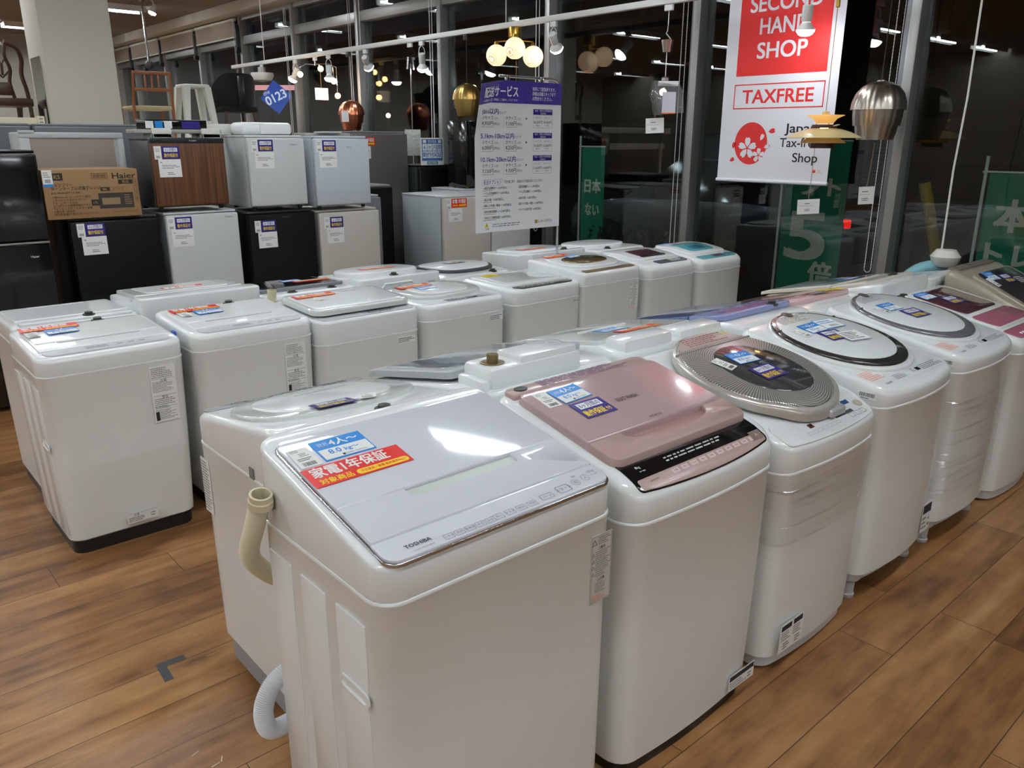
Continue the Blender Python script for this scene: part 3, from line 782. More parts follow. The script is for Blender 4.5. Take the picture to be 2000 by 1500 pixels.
W.slab('lid_console', [(0,W.yy(.453)),(oval_x(.236,.05,.53,.453),W.yy(.453))]+[p for p in half_oval(.236, W.yy(.05), W.yy(.53), e=.95) if p[1] > W.yy(.455)], mat('console_pinkgrey', (190,172,168), .35), .0335, .004, z0=.013, parent=l)
W.slab('hinge_line', half_rect(.205, W.yy(.444), W.yy(.450), .002), mat('hinge_taupe', (150,142,134), .4), .0332, .001, z0=.013, parent=l)
tiny(W, 'console_print', -.11, .12, .462, .515, 5, mat('rust_ink', (160,90,80), .6), 6, .047)
W.slab('lid_latch', half_rect(.045, W.yy(.024), W.yy(.045), .008), mat('latch_silver', (206,205,208), .25, .4), .018, .005, z0=.013, dx=.06)
W.slab('control_panel', half_rect(.25, W.yy(.004), W.yy(.085), .02, bow=.02), mat('panel_pearl', (226,227,228), .3), .0015, .001)
W.mark(W.top(-.19, .052, 0, .002), 'SHARP', .010, INKG, bold=.01); W.mark(W.top(-.185, .038, 0, .002), 'ES-TX8A', .004, INKG, 'model_mark')
plates(W, 'display', [(-.105,.046,.05,.022,mat('lcd_dark',(60,70,82),.2),.002),(-.085,.036,.024,.016,mat('lcd_red',(70,30,30),.2),.0028),(.105,.036,.11,.022,mat('lcd_grey',(84,86,90),.25),.002),(.17,.062,.04,.022,mat('lcd_blue',(50,80,130),.25),.002)])
tiny(W, 'panel_print', -.065, .04, .03, .055, 4, INK, 5, .002); buttons(W, 'push_keys', [-.12+.027*k for k in range(7)], .014, .02, .012, PAPER, None, INKG, .002)
buttons(W, 'push_keys', [.13, .165, .20], .016, .026, .018, PAPER, None, INK, .002)
M = W.top(.22, .046, 0, .002); MB().lathe([(.001,.004),(.018,.004),(.021,.001)], mat('key_beige', (190,182,170), .3), 20, M@Matrix.Diagonal((1,.75,1,1))).build('power_key', W.root)
W.label(W.front(-.155, .118, .002), .135, .098, 3, 3, 'warning_sticker')
film(W, .44, .635)
MB().lathe([(.007,0),(.008,.02),(.004,.024)], mat('inlet_dark', (52,50,48), .5), 10, T(-.262,.2,.845)@Matrix.Rotation(-PI/2,4,'Y')).build('side_knob', W.root)

def tosh_oval(label, x0, x1, yf, ringcol, wrap, legs=.10):
    W = Washer(label, x0, x1, yf, .566, [(0,.782),(.02,.796),(.06,.806),(.566,.901)], split=.732, r=.05, bow=.03, base='legs', edge=.02, taper=.01, zb=legs)
    oval = lambda q, a, c: half_oval(q, W.yy(a), W.yy(c), e=.96)
    lid = W.slab('lid', oval(.262, .055, .560), WHITE2, .012, .006)
    W.slab('lid_ring', oval(.246, .075, .550), mat('ring_'+ringcol, {'charcoal': (62,58,58), 'grey': (132,130,136)}[ringcol], .16, .3, coat=.6), .022, .006, parent=lid)
    W.slab('lid_plate', oval(.216, .115, .535), WHITE2, .025, .004, parent=lid)
    for sx in (-1, 1): MB().box(-.02,.02,-.003,.003,.0,.0245,mat('gap_dark',(70,68,68),.5),M=W.top(sx*.188,.445)).build('hinge_gap', lid)
    tiny(W, 'console_print', -.12, .12, .462, .52, 7, INKG, 5, .0255)
    M = W.top(.0, .528, 0, .022); MB().lathe([(.024,-.004),(.022,.006),(.001,.008)], mat('knob_brown', (96,84,78), .35), 16, M).build('lid_knob', lid)
    W.mark(W.top(-.19, .028, 0, .001), 'TOSHIBA', .0075, INK, bold=.02)
    tiny(W, 'panel_print', -.13, -.05, .024, .052, 4, INKG, 7, .001); tiny(W, 'panel_print', .0, .03, .03, .05, 3, INKG, 8, .001); tiny(W, 'panel_print', .07, .25, .022, .052, 4, INKG, 11, .001)
    buttons(W, 'push_keys', [-.02+.03*k for k in range(8)], .014, .018, .008, PAPER, None, INKG, .001)
    plates(W, 'display', [(.043,.038,.01,.016,BLACKG,.001),(.057,.038,.01,.016,BLACKG,.001)])
    b = MB(); b.lines(W.top(-.20, .085, 0, .0015), -.05, .05, -.03, .03, 6, mat('salmon_ink', (238,150,130), .6), .0003, 3); b.build('energy_print', W.root)
    if wrap: film(W, .20, .62)
    M = W.left(.055, .765, .001); b = MB(); b.box(-.03,.03,-.012,.012,-.0008,0,PAPER,M=M); b.barcode(M,-.026,.026,-.003,.01,INK,.0004,4); b.lines(M,-.02,.02,-.011,-.005,1,INK,.0004); b.build('barcode_sticker', W.root)
    return W
A4 = tosh_oval('white washing machine with charcoal-ringed oval lid, on short grey legs', 2.525, 3.085, 1.05, 'charcoal', False)
A4.label(A4.front(.22, .19, .002), .075, .12, 4, 4, 'warning_sticker')
A5 = tosh_oval('white washing machine with grey-ringed oval lid, body wrapped in clear film', 3.15, 3.71, 1.05, 'grey', True)
A6 = Washer('white washing machine with maroon see-through lid, beside the gold one', 3.765, 4.31, 1.045, .56, [(0,.750),(.02,.764),(.56,.868)], split=.70, r=.05, bow=.03, base='white', edge=.025, taper=.01, zb=.05)
W = A6
MAR = mat('maroon_window', (88,52,60), .1, coat=.6)
l = W.slab('lid', half_rect(.235, W.yy(.10), W.yy(.53), .05), WHITE2, .012, .006)
W.slab('lid_window', half_rect(.19, W.yy(.25), W.yy(.50), .03), MAR, .016, .006, parent=l)
W.slab('lid_front', half_rect(.215, W.yy(.105), W.yy(.225), .03), mat('mauve_plastic', (168,98,116), .25, coat=.4), .016, .006, parent=l)
W.slab('control_panel', half_rect(.225, W.yy(.018), W.yy(.085), .02, bow=.02), mat('mauve_plastic'), .004, .002)
buttons(W, 'push_keys', [-.15+.03*k for k in range(6)], .034, .02, .012, PAPER, None, INK, .0045, False)
W.knob(-.20, .53)
A7 = Washer('gold-grey washing machine with dark sloping lid, far end of the front-right row', 4.37, 4.97, 1.045, .57, [(0,.69),(.02,.705),(.10,.74),(.44,.90),(.47,.905),(.50,.925),(.58,.93)], split=.62, r=.05, bow=.03, base='grey', edge=.03, taper=.01, zb=.06, cover=mat('champagne_plastic', (168,160,142), .35, .25))
W = A7
l = W.slab('lid', half_rect(.262, W.yy(.08), W.yy(.455), .05, bow=.02), mat('champagne_plastic'), .016, .008)
W.slab('lid_window', half_rect(.225, W.yy(.13), W.yy(.44), .04), mat('dark_window', (58,54,54), .12, coat=.5), .02, .006, parent=l)
W.slab('console', half_rect(.25, W.yy(.51), W.yy(.57), .012), mat('console_taupe', (112,104,96), .35), .008, .004)
MB().rect(-.012,.012,-.02,.02,BLACK,W.top(-.05,.54,0,.0085),.0005).build('console_print', W.root)

# ------------------------------------------------------------------ second row, backs to the first
B1 = Washer('white washing machine with clear domed lid, back to the nearest machine', .745, 1.285, 2.235, .60, [(0,.812),(.02,.820),(.08,.829),(.42,.884),(.5,.897),(.60,.90)], split=.738, rot=True, r=.05, base='grey', bow=.012, edge=.022, taper=.006, zb=.10)
W = B1
W.slab('control_panel', half_rect(.252, W.yy(.006), W.yy(.068), .03, bow=.012, rb=.01), mat('panel_grey', (158,160,162), .35), .003, .001)
tiny(W, 'panel_print', -.2, .2, .02, .055, 3, INK, 12, .0035)
M = W.top(.15, .036, 0, .0035); MB().lathe([(.016,.001),(.0195,.001)], INK, 20, M@Matrix.Diagonal((1.2,.8,1,1))).build('dial_print', W.root)
l = W.slab('lid', half_oval(.248, W.yy(.085), W.yy(.47), e=.72), mat('frosted_lid', (214,218,216), .1, coat=.6), .012, .008)
W.slab('lid_plate', half_oval(.19, W.yy(.11), W.yy(.42), e=.7), WHITE2, .016, .008, parent=l)
W.slab('lid_handle', half_rect(.085, W.yy(.118), W.yy(.142), .008), mat('handle_grey', (176,178,174), .4), .0175, .003, parent=l)
tiny(W, 'lid_print', -.12, .12, .185, .2, 1, INKG, 4, .0165); tiny(W, 'panel_print', .13, .23, .074, .079, 1, INK, 3)
W.knob(-.03, .545)
W.label(frame((W.w/2+.001, W.yy(.045), .6), (0, 1, 0), (0, 0, 1)), .06, .17, 6, 21, 'side_sticker')
MB().box(W.w/2-.002, W.w/2+.003, W.yy(.37), W.yy(.395), .735, .765, mat('clip_grey')).build('hose_socket', W.root)

B2 = Washer('white washing machine with grey glass lid ajar, its back console towards the viewer', 1.315, 1.885, 2.235, .61, [(0,.795),(.03,.808),(.44,.89),(.5,.90),(.61,.895)], split=.74, rot=True, r=.04, base='grey', edge=.02, taper=.004, zb=.06)
W = B2
l = W.slab('lid', half_rect(.275, W.yy(-.005), W.yy(.455), .02), mat('grey_lid_frame', (176,180,182), .3), .022, .006, z0=.012)
W.slab('lid_glass', half_rect(.235, W.yy(.04), W.yy(.40), .02), mat('grey_glass', (150,158,166), .06, coat=.7), .024, .003, z0=.012, parent=l)
tiny(W, 'lid_print', -.1, .1, .34, .37, 2, INKG, 5, .037)
b = MB(); b.box(-.125, .235, .155, .295, .88, .955, WHITE2, .018).box(-.11, .12, .175, .285, .94, .972, WHITE2, .008).box(.235-.001, .265, .17, .29, .86, .925, WHITE2, .01); b.build('console', W.root)
MB().lathe([(.032,0),(.036,.004),(.030,.006),(.017,.002),(.017,.028),(.001,.028)], mat('inlet_brass', (120,104,70), .4, .4), 16, T(.185, .235, .953)).build('water_inlet', W.root)
M = T(-.06, .23, .9725); MB().lathe([(.020,.0),(.024,.001),(.026,.0)], LGREY, 20, M).build('round_mark', W.root)
MB().box(-.268, -.13, .17, .285, .84, .905, WHITE2, .015).build('soap_drawer', W.root)
MB().box(W.w/2-.003, W.w/2+.008, -.09, -.05, .765, .82, LGREY, .004).box(W.w/2, W.w/2+.012, -.085, -.055, .81, .84, mat('blue_clip', (70,110,210), .4), .004).build('hose_clip', W.root)

B3 = Washer('white washing machine with ribbed lid behind the pink-lidded one', 1.915, 2.49, 2.235, .61, [(0,.815),(.03,.83),(.2,.862),(.5,.91),(.61,.905)], split=.76, rot=True, r=.04, base='grey', edge=.02, taper=.004, zb=.06)
W = B3
W.slab('control_panel', half_rect(.26, W.yy(.01), W.yy(.075), .03, rb=.004), LGREY, .004, .002); tiny(W, 'panel_print', -.22, .22, .02, .065, 3, INK, 2, .0045)
l = W.slab('lid', half_rect(.262, W.yy(.09), W.yy(.46), .02), mat('frosted_lid'), .014, .005)
W.slab('lid_handle', half_rect(.13, W.yy(.10), W.yy(.135), .006), mat('handle_grey'), .016, .003, parent=l)
b = MB()
for k in range(26): b.box(-.13+.01*k, -.125+.01*k, W.yy(.235), W.yy(.25), .875, W.P(W.yy(.24))+.019, WHITE2)
b.build('lid_ribs', l)
b = MB(); b.box(-.27, -.02, .19, .29, .86, .935, WHITE2, .02).box(.02, .27, .19, .29, .86, .945, WHITE2, .02); b.build('console', W.root)

B4 = Washer('white washing machine with blue-violet lid behind the silver oval one', 2.565, 3.10, 2.235, .61, [(0,.79),(.03,.80),(.36,.875),(.5,.90),(.61,.90)], split=.73, rot=True, r=.045, base='grey', edge=.02, taper=.004, zb=.06)
W = B4
def swirl_mat(name, cols, sc):
    m = mat(name, cols[0], .12, coat=.6); nt = m.node_tree; b = nt.nodes['Principled BSDF']; t = N(nt, 'TexCoord')
    n = N(nt, 'TexNoise', Scale=sc, Detail=2.0, Distortion=1.6); nt.links.new(t.outputs['Object'], n.inputs['Vector'])
    nt.links.new(ramp(nt, n.outputs['Fac'], [(.3, cols[0]), (.5, cols[1]), (.62, cols[2]), (.75, cols[1])]), b.inputs['Base Color']); return m
W.slab('lid', half_rect(.262, W.yy(-.004), W.yy(.36), .01), swirl_mat('violet_blue_lid', [(66,78,116), (104,120,168), (150,164,190)], 5), .016, .004, z0=.006)
W.slab('console', half_rect(.262, W.yy(.365), W.yy(.52), .012, rb=.05), mat('lavender_console', (142,150,196), .25, coat=.4), .018, .006, z0=.004)
tiny(W, 'console_print', -.18, .2, .41, .5, 5, mat('rose_ink', (190,110,150), .6), 2, .0235); W.knob(-.12, .5, .02)
b = MB(); b.lines(frame((0, .306, .8), (-1, 0, 0), (0, 0, 1)), -.2, .15, -.02, .01, 2, mat('salmon_ink'), .0003, 4); b.build('back_print', W.root)

B5 = Washer('white washing machine with long pink lid behind the charcoal-ringed one', 3.125, 3.655, 2.235, .61, [(0,.765),(.03,.775),(.4,.87),(.5,.885),(.61,.88)], split=.71, rot=True, r=.045, base='grey', edge=.02, taper=.004, zb=.06)
W = B5
W.slab('lid', half_rect(.255, W.yy(.0), W.yy(.40), .03), swirl_mat('rose_lid', [(150,70,80), (205,140,142), (222,180,178)], 4), .018, .005, z0=.003)
W.slab('console', half_rect(.255, W.yy(.41), W.yy(.5), .012, rb=.04), mat('rose_console', (214,176,176), .3, coat=.3), .016, .005, z0=.002)
B6 = Washer('white washing machine with clear cream-edged lid, by the glass front', 3.69, 4.255, 2.235, .61, [(0,.79),(.03,.80),(.36,.87),(.5,.905),(.61,.93)], split=.73, rot=True, r=.045, base='grey', edge=.02, taper=.004, zb=.06)
W = B6
l = W.slab('lid', half_rect(.275, W.yy(-.01), W.yy(.36), .012), mat('cream_lid_edge', (222,216,198), .35), .014, .004, z0=.006)
W.slab('lid_glass', half_rect(.24, W.yy(.02), W.yy(.35), .01), mat('pale_grey_glass', (168,176,180), .07, coat=.7), .016, .003, z0=.006, parent=l)
W.slab('console', half_rect(.272, W.yy(.37), W.yy(.54), .012, rb=.05), mat('cream_console', (214,206,194), .35), .016, .006)
tiny(W, 'console_print', -.2, .2, .4, .52, 6, INKG, 2, .0165); W.knob(-.1, .5, .016)
B7 = Washer('white washing machine showing a slotted back panel, beside the gold one', 4.29, 4.83, 2.25, .61, [(0,.76),(.03,.77),(.5,.855),(.53,.888),(.61,.89)], split=.73, rot=True, r=.03, base='grey', edge=.012, taper=.004, zb=.06)
W = B7
W.slab('lid', half_rect(.25, W.yy(.03), W.yy(.5), .03), WHITE2, .014, .005)
b = MB()
for x in (-.15, 0, .15): b.box(x-.05, x+.05, .302, .308, .84, .868, LGREY, .003)
b.build('back_panel', W.root)

# ------------------------------------------------------------------ left cluster, fronts to the viewer
def panasonic(label, x0, x1, yf, dz=0, tall=True):
    W = Washer(label, x0, x1, yf, .50, [(0,.795+dz),(.02,.805+dz),(.10,.811+dz),(.45,.828+dz),(.50,.828+dz)], split=.735+dz, r=.055, base='black', edge=.018, taper=.02, zb=.055)
    W.slab('control_panel', half_rect(.225, W.yy(.02), W.yy(.075), .03, rb=.006), LGREY, .004, .002)
    W.mark(W.top(-.16, .05, 0, .0045), 'Panasonic', .007, INKG, bold=.01)
    tiny(W, 'panel_print', -.08, .02, .035, .065, 2, INKG, 3, .0045); buttons(W, 'push_keys', [.04, .08, .12], .05, .022, .012, GREYP, None, INKG, .0045, False)
    l = W.slab('lid', half_rect(.232, W.yy(.082), W.yy(.43), .006, rb=.03), WHITE2, .006, .004)
    W.slab('lid_step', half_rect(.225, W.yy(.18), W.yy(.42), .006), WHITE2, .010, .004, parent=l)
    W.slab('lid_grip', half_rect(.15, W.yy(.165), W.yy(.178), .004), LGREY, .0095, .002, parent=l)
    W.knob(.07, .455)
    W.label(W.front(.165, .595+dz), .098, .23, 1, 4, 'warning_sticker')
    return W
C1 = panasonic('white washing machine with black base, red card on its lid, leftmost of the front-left row', .535, 1.06, 3.195)
C1.label(C1.front(.02, .105, .001), .12, .042, 2, 3, 'caution_sticker'); side_grip(C1, .09, .45); side_ribs(C1, [(.05, .15), (.19, .29), (.33, .44)], .08, .68)
C2 = panasonic('white washing machine with grey control strip, second in the front-left row', 1.10, 1.635, 3.195, .0)
MB().box(-C2.w/2-.012, -C2.w/2+.002, -.05, -.02, .77, .79, mat('blue_clip')).build('hose_clip', C2.root)
C3 = Washer('white washing machine with thick raised lid, third in the front-left row', 1.65, 2.21, 3.195, .50, [(0,.772),(.02,.78),(.5,.802)], split=.67, r=.05, base='grey', edge=.012, taper=.006, zb=.06)
W = C3
W.slab('control_panel', half_rect(.25, W.yy(.012), W.yy(.07), .02), LGREY, .003, .001); tiny(W, 'panel_print', 0, .2, .02, .06, 3, INK, 3, .0035)
l = W.slab('lid', half_rect(.262, W.yy(.05), W.yy(.42), .05), mat('frosted_lid'), .024, .01, z0=.014)
W.slab('lid_plate', half_rect(.24, W.yy(.075), W.yy(.40), .04), WHITE2, .0265, .004, z0=.014, parent=l); W.slab('lid_grip', half_oval(.12, W.yy(.31), W.yy(.37)), LGREY, .028, .002, z0=.014, parent=l)
W.knob(-.1, .465); W.knob(.12, .47); W.label(W.front(.19, .63), .105, .03, 5, 5, 'warning_sticker')
hose(W, [(-.26,.235,.86),(-.265,.24,.80),(-.262,.258,.7)], .022, CREAM)
C4 = Washer('white washing machine with round clear lid, fourth in the front-left row', 2.235, 2.775, 3.195, .50, [(0,.765),(.02,.774),(.45,.784),(.5,.782)], split=.695, r=.06, base='grey', edge=.018, taper=.006, zb=.06)
W = C4
l = W.slab('lid', half_oval(.235, W.yy(.10), W.yy(.45), e=.7), mat('frosted_lid'), .022, .012); W.slab('lid_plate', half_oval(.17, W.yy(.14), W.yy(.40), e=.75), WHITE2, .026, .008, parent=l)
tiny(W, 'panel_print', -.1, .22, .03, .085, 4, INK, 3); MB().rect(-.03,.03,-.01,.01,BLACKG,W.top(.07,.055,0,.001),.0005).build('display', W.root); W.knob(-.1, .46)
W.label(W.front(.19, .66), .09, .034, 5, 6, 'warning_sticker')
C5 = Washer('white washing machine with dark-mirror control strip, fifth in the front-left row', 2.825, 3.355, 3.195, .50, [(0,.772),(.02,.784),(.48,.79),(.5,.788)], split=.70, r=.05, base='grey', edge=.02, taper=.004, zb=.06)
W = C5
W.slab('control_panel', half_rect(.22, W.yy(.02), W.yy(.075), .04, rb=.01), mat('mirror_strip', (96,92,84), .15, .5), .004, .002)
tiny(W, 'panel_print', -.18, .2, .03, .065, 3, LGREY, 3, .0045)
l = W.slab('lid', half_rect(.24, W.yy(.085), W.yy(.44), .03), WHITE2, .012, .005); W.slab('lid_glass', half_rect(.20, W.yy(.13), W.yy(.40), .03), mat('frosted_lid'), .016, .006, parent=l)
W.mark(W.front(.21, .675), '10year', .012, INKG, 'warranty_mark')
C6 = Washer('white washing machine with gold oval lid window and brown strip, beside the price sign pole', 3.362, 3.885, 3.20, .50, [(0,.808),(.02,.818),(.08,.825),(.45,.85),(.5,.848)], split=.745, r=.03, base='grey', edge=.018, taper=.004, zb=.06)
W = C6
W.slab('control_strip', half_rect(.225, W.yy(.018), W.yy(.06), .02), mat('brown_strip', (150,128,104), .3, .3), .003, .001); tiny(W, 'panel_print', -.02, .2, .025, .055, 3, INK, 3, .0035)
l = W.slab('lid', half_oval(.235, W.yy(.08), W.yy(.455), e=.75), WHITE2, .016, .01)
W.slab('lid_window', half_oval(.17, W.yy(.15), W.yy(.34), e=.85), mat('gold_window', (140,114,72), .12, .6, coat=.5), .021, .006, parent=l); W.knob(.0, .465)
W.label(W.front(.2, .64), .08, .18, 0, 7, 'warning_sticker')
C7 = Washer('white washing machine with small dark red lid window, second from right in the front-left row', 3.945, 4.455, 3.20, .50, [(0,.79),(.03,.803),(.3,.835),(.5,.83)], split=.72, r=.05, base='grey', bow=.012, edge=.03, taper=.004, zb=.06, rb=.12)
W = C7
W.slab('control_panel', half_rect(.15, W.yy(.03), W.yy(.095), .02), mat('lcd_grey'), .004, .002, dx=.05); tiny(W, 'panel_print', .04, .2, .035, .09, 4, PAPER, 3, .0045)
l = W.slab('lid', half_rect(.21, W.yy(.12), W.yy(.46), .06), WHITE2, .014, .008); W.slab('lid_window', half_rect(.115, W.yy(.17), W.yy(.33), .03), MAR, .018, .006, parent=l); W.slab('lid_latch', half_rect(.12, W.yy(.155), W.yy(.185), .01), BLACKG, .02, .005, parent=l)
C8 = Washer('white washing machine with teal lid window and teal strip, right end of the front-left row', 4.505, 5.005, 3.20, .50, [(0,.775),(.03,.79),(.3,.83),(.5,.828)], split=.71, r=.05, base='grey', bow=.012, edge=.03, taper=.004, zb=.06, rb=.14)
W = C8
TEAL = mat('teal_plastic', (86,160,172), .25, coat=.4)
W.slab('control_panel', half_rect(.20, W.yy(.025), W.yy(.09), .02), TEAL, .004, .002); MB().rect(-.06,.06,-.024,.024,mat('lcd_grey'),W.top(.02,.058,0,.0045),.0005).build('display', W.root)
l = W.slab('lid', half_rect(.21, W.yy(.11), W.yy(.46), .06), WHITE2, .014, .008); W.slab('lid_window', half_rect(.14, W.yy(.16), W.yy(.37), .04), TEAL, .018, .006, parent=l); W.slab('lid_grip', half_rect(.07, W.yy(.19), W.yy(.27), .015), mat('teal_dark', (50,110,124), .2), .0195, .003, parent=l)

# ------------------------------------------------------------------ row behind the left cluster, backs to the viewer
D1 = Washer('white washing machine with dark front strip, behind the leftmost one', .575, 1.085, 4.31, .52, [(0,.785),(.02,.795),(.45,.81),(.52,.808)], split=.73, rot=True, r=.05, base='black', edge=.02, taper=.01, zb=.06)
W = D1
W.slab('control_panel', half_rect(.23, W.yy(.01), W.yy(.06), .03, rb=.005), DGREY, .004, .002)
l = W.slab('lid', half_rect(.23, W.yy(.07), W.yy(.44), .02), WHITE2, .014, .006); W.slab('lid_grip', half_rect(.12, W.yy(.09), W.yy(.115), .006), LGREY, .016, .003, parent=l)
W.slab('console', half_rect(.225, W.yy(.45), W.yy(.505), .015), WHITE2, .012, .005); W.knob(-.05, .475, .012); side_grip(W, .1, .5) if False else None
D2 = Washer('white washing machine with tall plain back panel, behind the second one', 1.09, 1.665, 4.31, .52, [(0,.81),(.02,.82),(.38,.84),(.41,.864),(.52,.868)], split=.72, rot=True, r=.03, base='black', edge=.01, taper=.004, zb=.06)
W = D2
l = W.slab('lid', half_rect(.26, W.yy(.03), W.yy(.36), .02), mat('frosted_lid'), .02, .006); W.slab('lid_plate', half_rect(.2, W.yy(.06), W.yy(.33), .02), WHITE2, .023, .004, parent=l)
MB().lathe([(.001,.012),(.020,.010),(.022,0)], mat('socket_grey', (120,122,124), .5), 16, W.back(.1, .76)).build('water_inlet', W.root)
b = MB(); b.box(-.012, .012, -.02, .012, 0, .02, mat('green_tag', (90,160,60), .5), M=W.back(-.17, .775)).box(.012, .03, -.02, .016, 0, .02, OFFW, M=W.back(-.17, .775)); b.build('hose_tag', W.root)
D3 = Washer('white washing machine with black-glass lid, behind the third one', 1.69, 2.215, 4.31, .52, [(0,.765),(.02,.775),(.43,.80),(.52,.805)], split=.72, rot=True, r=.04, base='grey', edge=.025, taper=.004, zb=.06)
W = D3
l = W.slab('lid', half_rect(.245, W.yy(-.004), W.yy(.40), .02), mat('lid_edge_grey', (120,122,128), .3), .018, .005); W.slab('lid_glass', half_rect(.225, W.yy(.015), W.yy(.38), .02), BLACKG, .02, .003, parent=l)
W.knob(.1, .47); W.knob(-.13, .47)
D4 = Washer('white washing machine with hose hooks moulded in its back, behind the fourth one', 2.235, 2.775, 4.31, .52, [(0,.78),(.02,.79),(.40,.815),(.43,.825),(.52,.828)], split=.70, rot=True, r=.03, base='grey', edge=.01, taper=.004, zb=.06)
W = D4
W.slab('lid', half_oval(.24, W.yy(.04), W.yy(.42), e=.72), WHITE2, .03, .015); W.knob(.02, .46)
b = MB(); M = W.back(.02, 0, 0)
p = [(-.24,.70),(-.16,.70),(-.12,.765),(-.10,.79),(.08,.79),(.10,.765),(.13,.70),(.25,.70)]
b.tube([(x, z, .002) for x, z in p], .006, WHITE2, 6, M)
for k in range(4): b.tube([(-.075+.035*k, .735, .004), (-.0575+.035*k, .715, .004), (-.04+.035*k, .735, .004)], .004, LGREY, 5, M)
b.build('hose_hook', W.root); MB().barcode(W.back(-.2, .77), -.025, .025, -.009, .009, INKG).build('serial_print', W.root)
D5 = Washer('white washing machine with dark curved lid seam, behind the fifth one', 2.82, 3.345, 4.31, .52, [(0,.762),(.03,.772),(.3,.785),(.52,.775)], split=.70, rot=True, r=.05, base='grey', edge=.03, taper=.004, zb=.06)
W = D5
l = W.slab('lid', half_oval(.235, W.yy(.03), W.yy(.44), e=.7), DGREY, .018, .006); W.slab('lid_plate', half_oval(.215, W.yy(.05), W.yy(.42), e=.7), WHITE2, .024, .008, parent=l); W.knob(-.12, .48)
D6 = Washer('white washing machine with upright back rim, behind the price sign pole', 3.54, 4.07, 4.37, .52, [(0,.80),(.02,.81),(.42,.828),(.45,.845),(.52,.848)], split=.72, rot=True, r=.03, base='grey', edge=.01, taper=.004, zb=.06)
D6.slab('lid', half_oval(.235, D6.yy(.04), D6.yy(.4), e=.72), WHITE2, .02, .012); D6.knob(-.1, .465)
D7 = Washer('white washing machine mostly hidden behind the dark red windowed one', 4.12, 4.64, 4.31, .52, [(0,.80),(.02,.81),(.42,.825),(.52,.825)], split=.72, rot=True, r=.04, base='grey', edge=.02, taper=.004, zb=.06)
D7.slab('lid', half_oval(.235, D7.yy(.04), D7.yy(.4), e=.72), WHITE2, .02, .012); D7.knob(.1, .465)

for ws, g in (((A1,A2,A3,A4,A5,A6,A7), 'washing machines in the front-right row'), ((B1,B2,B3,B4,B5,B6,B7), 'washing machines backing the front-right row'),
              ((C1,C2,C3,C4,C5,C6,C7,C8), 'washing machines in the left cluster'), ((D1,D2,D3,D4,D5,D6,D7), 'washing machines behind the left cluster')):
    for q in ws: q.root['group'] = g
# ------------------------------------------------------------------ cards on the lids
near = 'on the nearest machine\'s glass lid'
card('red', A1, near, -.168, .283, 0, .0127); card('blue', A1, near, -.158, .363, 0, .0127); card('price', A1, near, -.249, .357, 0, .0127)
p = 'on the pink lid'
card('price', A2, p, -.218, .366, -2, .0245); card('blue', A2, p, -.136, .366, 4, .0255, sc=.9); card('navy', A2, p, -.132, .284, 0, .0262, 1, .9)
p = 'on the silver meshed lid'
card('price', A3, p, -.105, .335, 14, .048); card('blue', A3, p, .005, .340, -4, .0485, sc=.9); card('navy', A3, p, .0, .240, 0, .049, sc=.95)
p = 'on the charcoal-ringed lid'
card('price', A4, p, -.135, .385, 6, .0265, sc=.9); card('blue', A4, p, -.035, .398, 0, .027, sc=.95); card('skynote', A4, p, .075, .395, -6, .0285, sc=.95); card('navy', A4, p, -.02, .320, -6, .0275, sc=.95); card('note', A4, p, .045, .280, -10, .030, sc=.95)
p = 'on the grey-ringed lid'
card('price', A5, p, -.125, .385, 5, .0265, sc=.9); card('blue', A5, p, -.04, .392, -3, .027, sc=.9); card('navy', A5, p, .005, .302, -4, .0275, sc=1.0)
p = 'on the maroon lid'
card('blue', A6, p, -.12, .465, -2, .0168, sc=.95); card('navy', A6, p, -.02, .375, -4, .0172, sc=1.0)
p = 'on the gold-grey machine'
card('blue', A7, p, -.125, .40, -4, .0205, sc=.9); card('navy', A7, p, .0, .36, -4, .0208, sc=.9); card('price', A7, p, -.2, .36, 4, .0203); card('darkinfo', A7, p, .12, .33, -4, .0206)
p = 'on the leftmost white lid'
card('red', C1, p, -.13, .385, 0, .0145, sc=.95); card('blue', C1, p, -.10, .31, 2, .0145, sc=.95); card('price', C1, p, -.205, .305, 2, .0145)
p = 'on the second lid of the front-left row'
card('red', C2, p, -.12, .375, 2, .0145, sc=.95); card('blue', C2, p, -.085, .305, 2, .0145, sc=.95); card('price', C2, p, -.19, .30, 2, .0145)
p = 'on the thick raised lid'
card('red', C3, p, -.12, .33, 2, .0435, sc=.95); card('price', C3, p, -.14, .25, 20, .042)
p = 'on the round clear lid'
card('red', C4, p, -.09, .36, 3, .027, sc=.95); card('blue', C4, p, -.06, .29, 3, .027, sc=.95)
p = 'on the lid with the dark-mirror strip'
card('yellow', C5, p, -.13, .37, 2, .017, sc=.9)
p = 'on the gold-windowed lid'
card('red', C6, p, -.10, .40, 3, .0185, sc=.9); card('blue', C6, p, -.02, .33, 3, .0225, sc=.8)
p = 'on the teal-windowed lid'
card('blue', C8, p, -.09, .42, 3, .0145, sc=.9); card('navy', C8, p, .02, .405, 3, .0145, sc=.8)
p = 'on the clear domed lid'
card('navy', B1, p, .05, .425, 176, .0175, sc=.9); card('price', B1, p, -.05, .43, 150, .0175)
p = 'on the ribbed lid'
card('red', B3, p, -.02, .40, 178, .0165, 0, .9); card('blue', B3, p, .02, .30, 178, .0145, sc=.95)
p = 'on the grey lid ajar'
card('navy', B2, p, -.15, .33, 180, .037, sc=.8)
p = 'on the cream-edged lid'
card('blue', B6, p, -.10, .27, 180, .0225, sc=.9); card('navy', B6, p, -.18, .20, 180, .0225, sc=.8)
card('yellow', B5, 'on the long pink lid', -.17, .44, 150, .024); card('darkinfo', B5, 'on the long pink lid', -.05, .45, 168, .026, sc=.7)
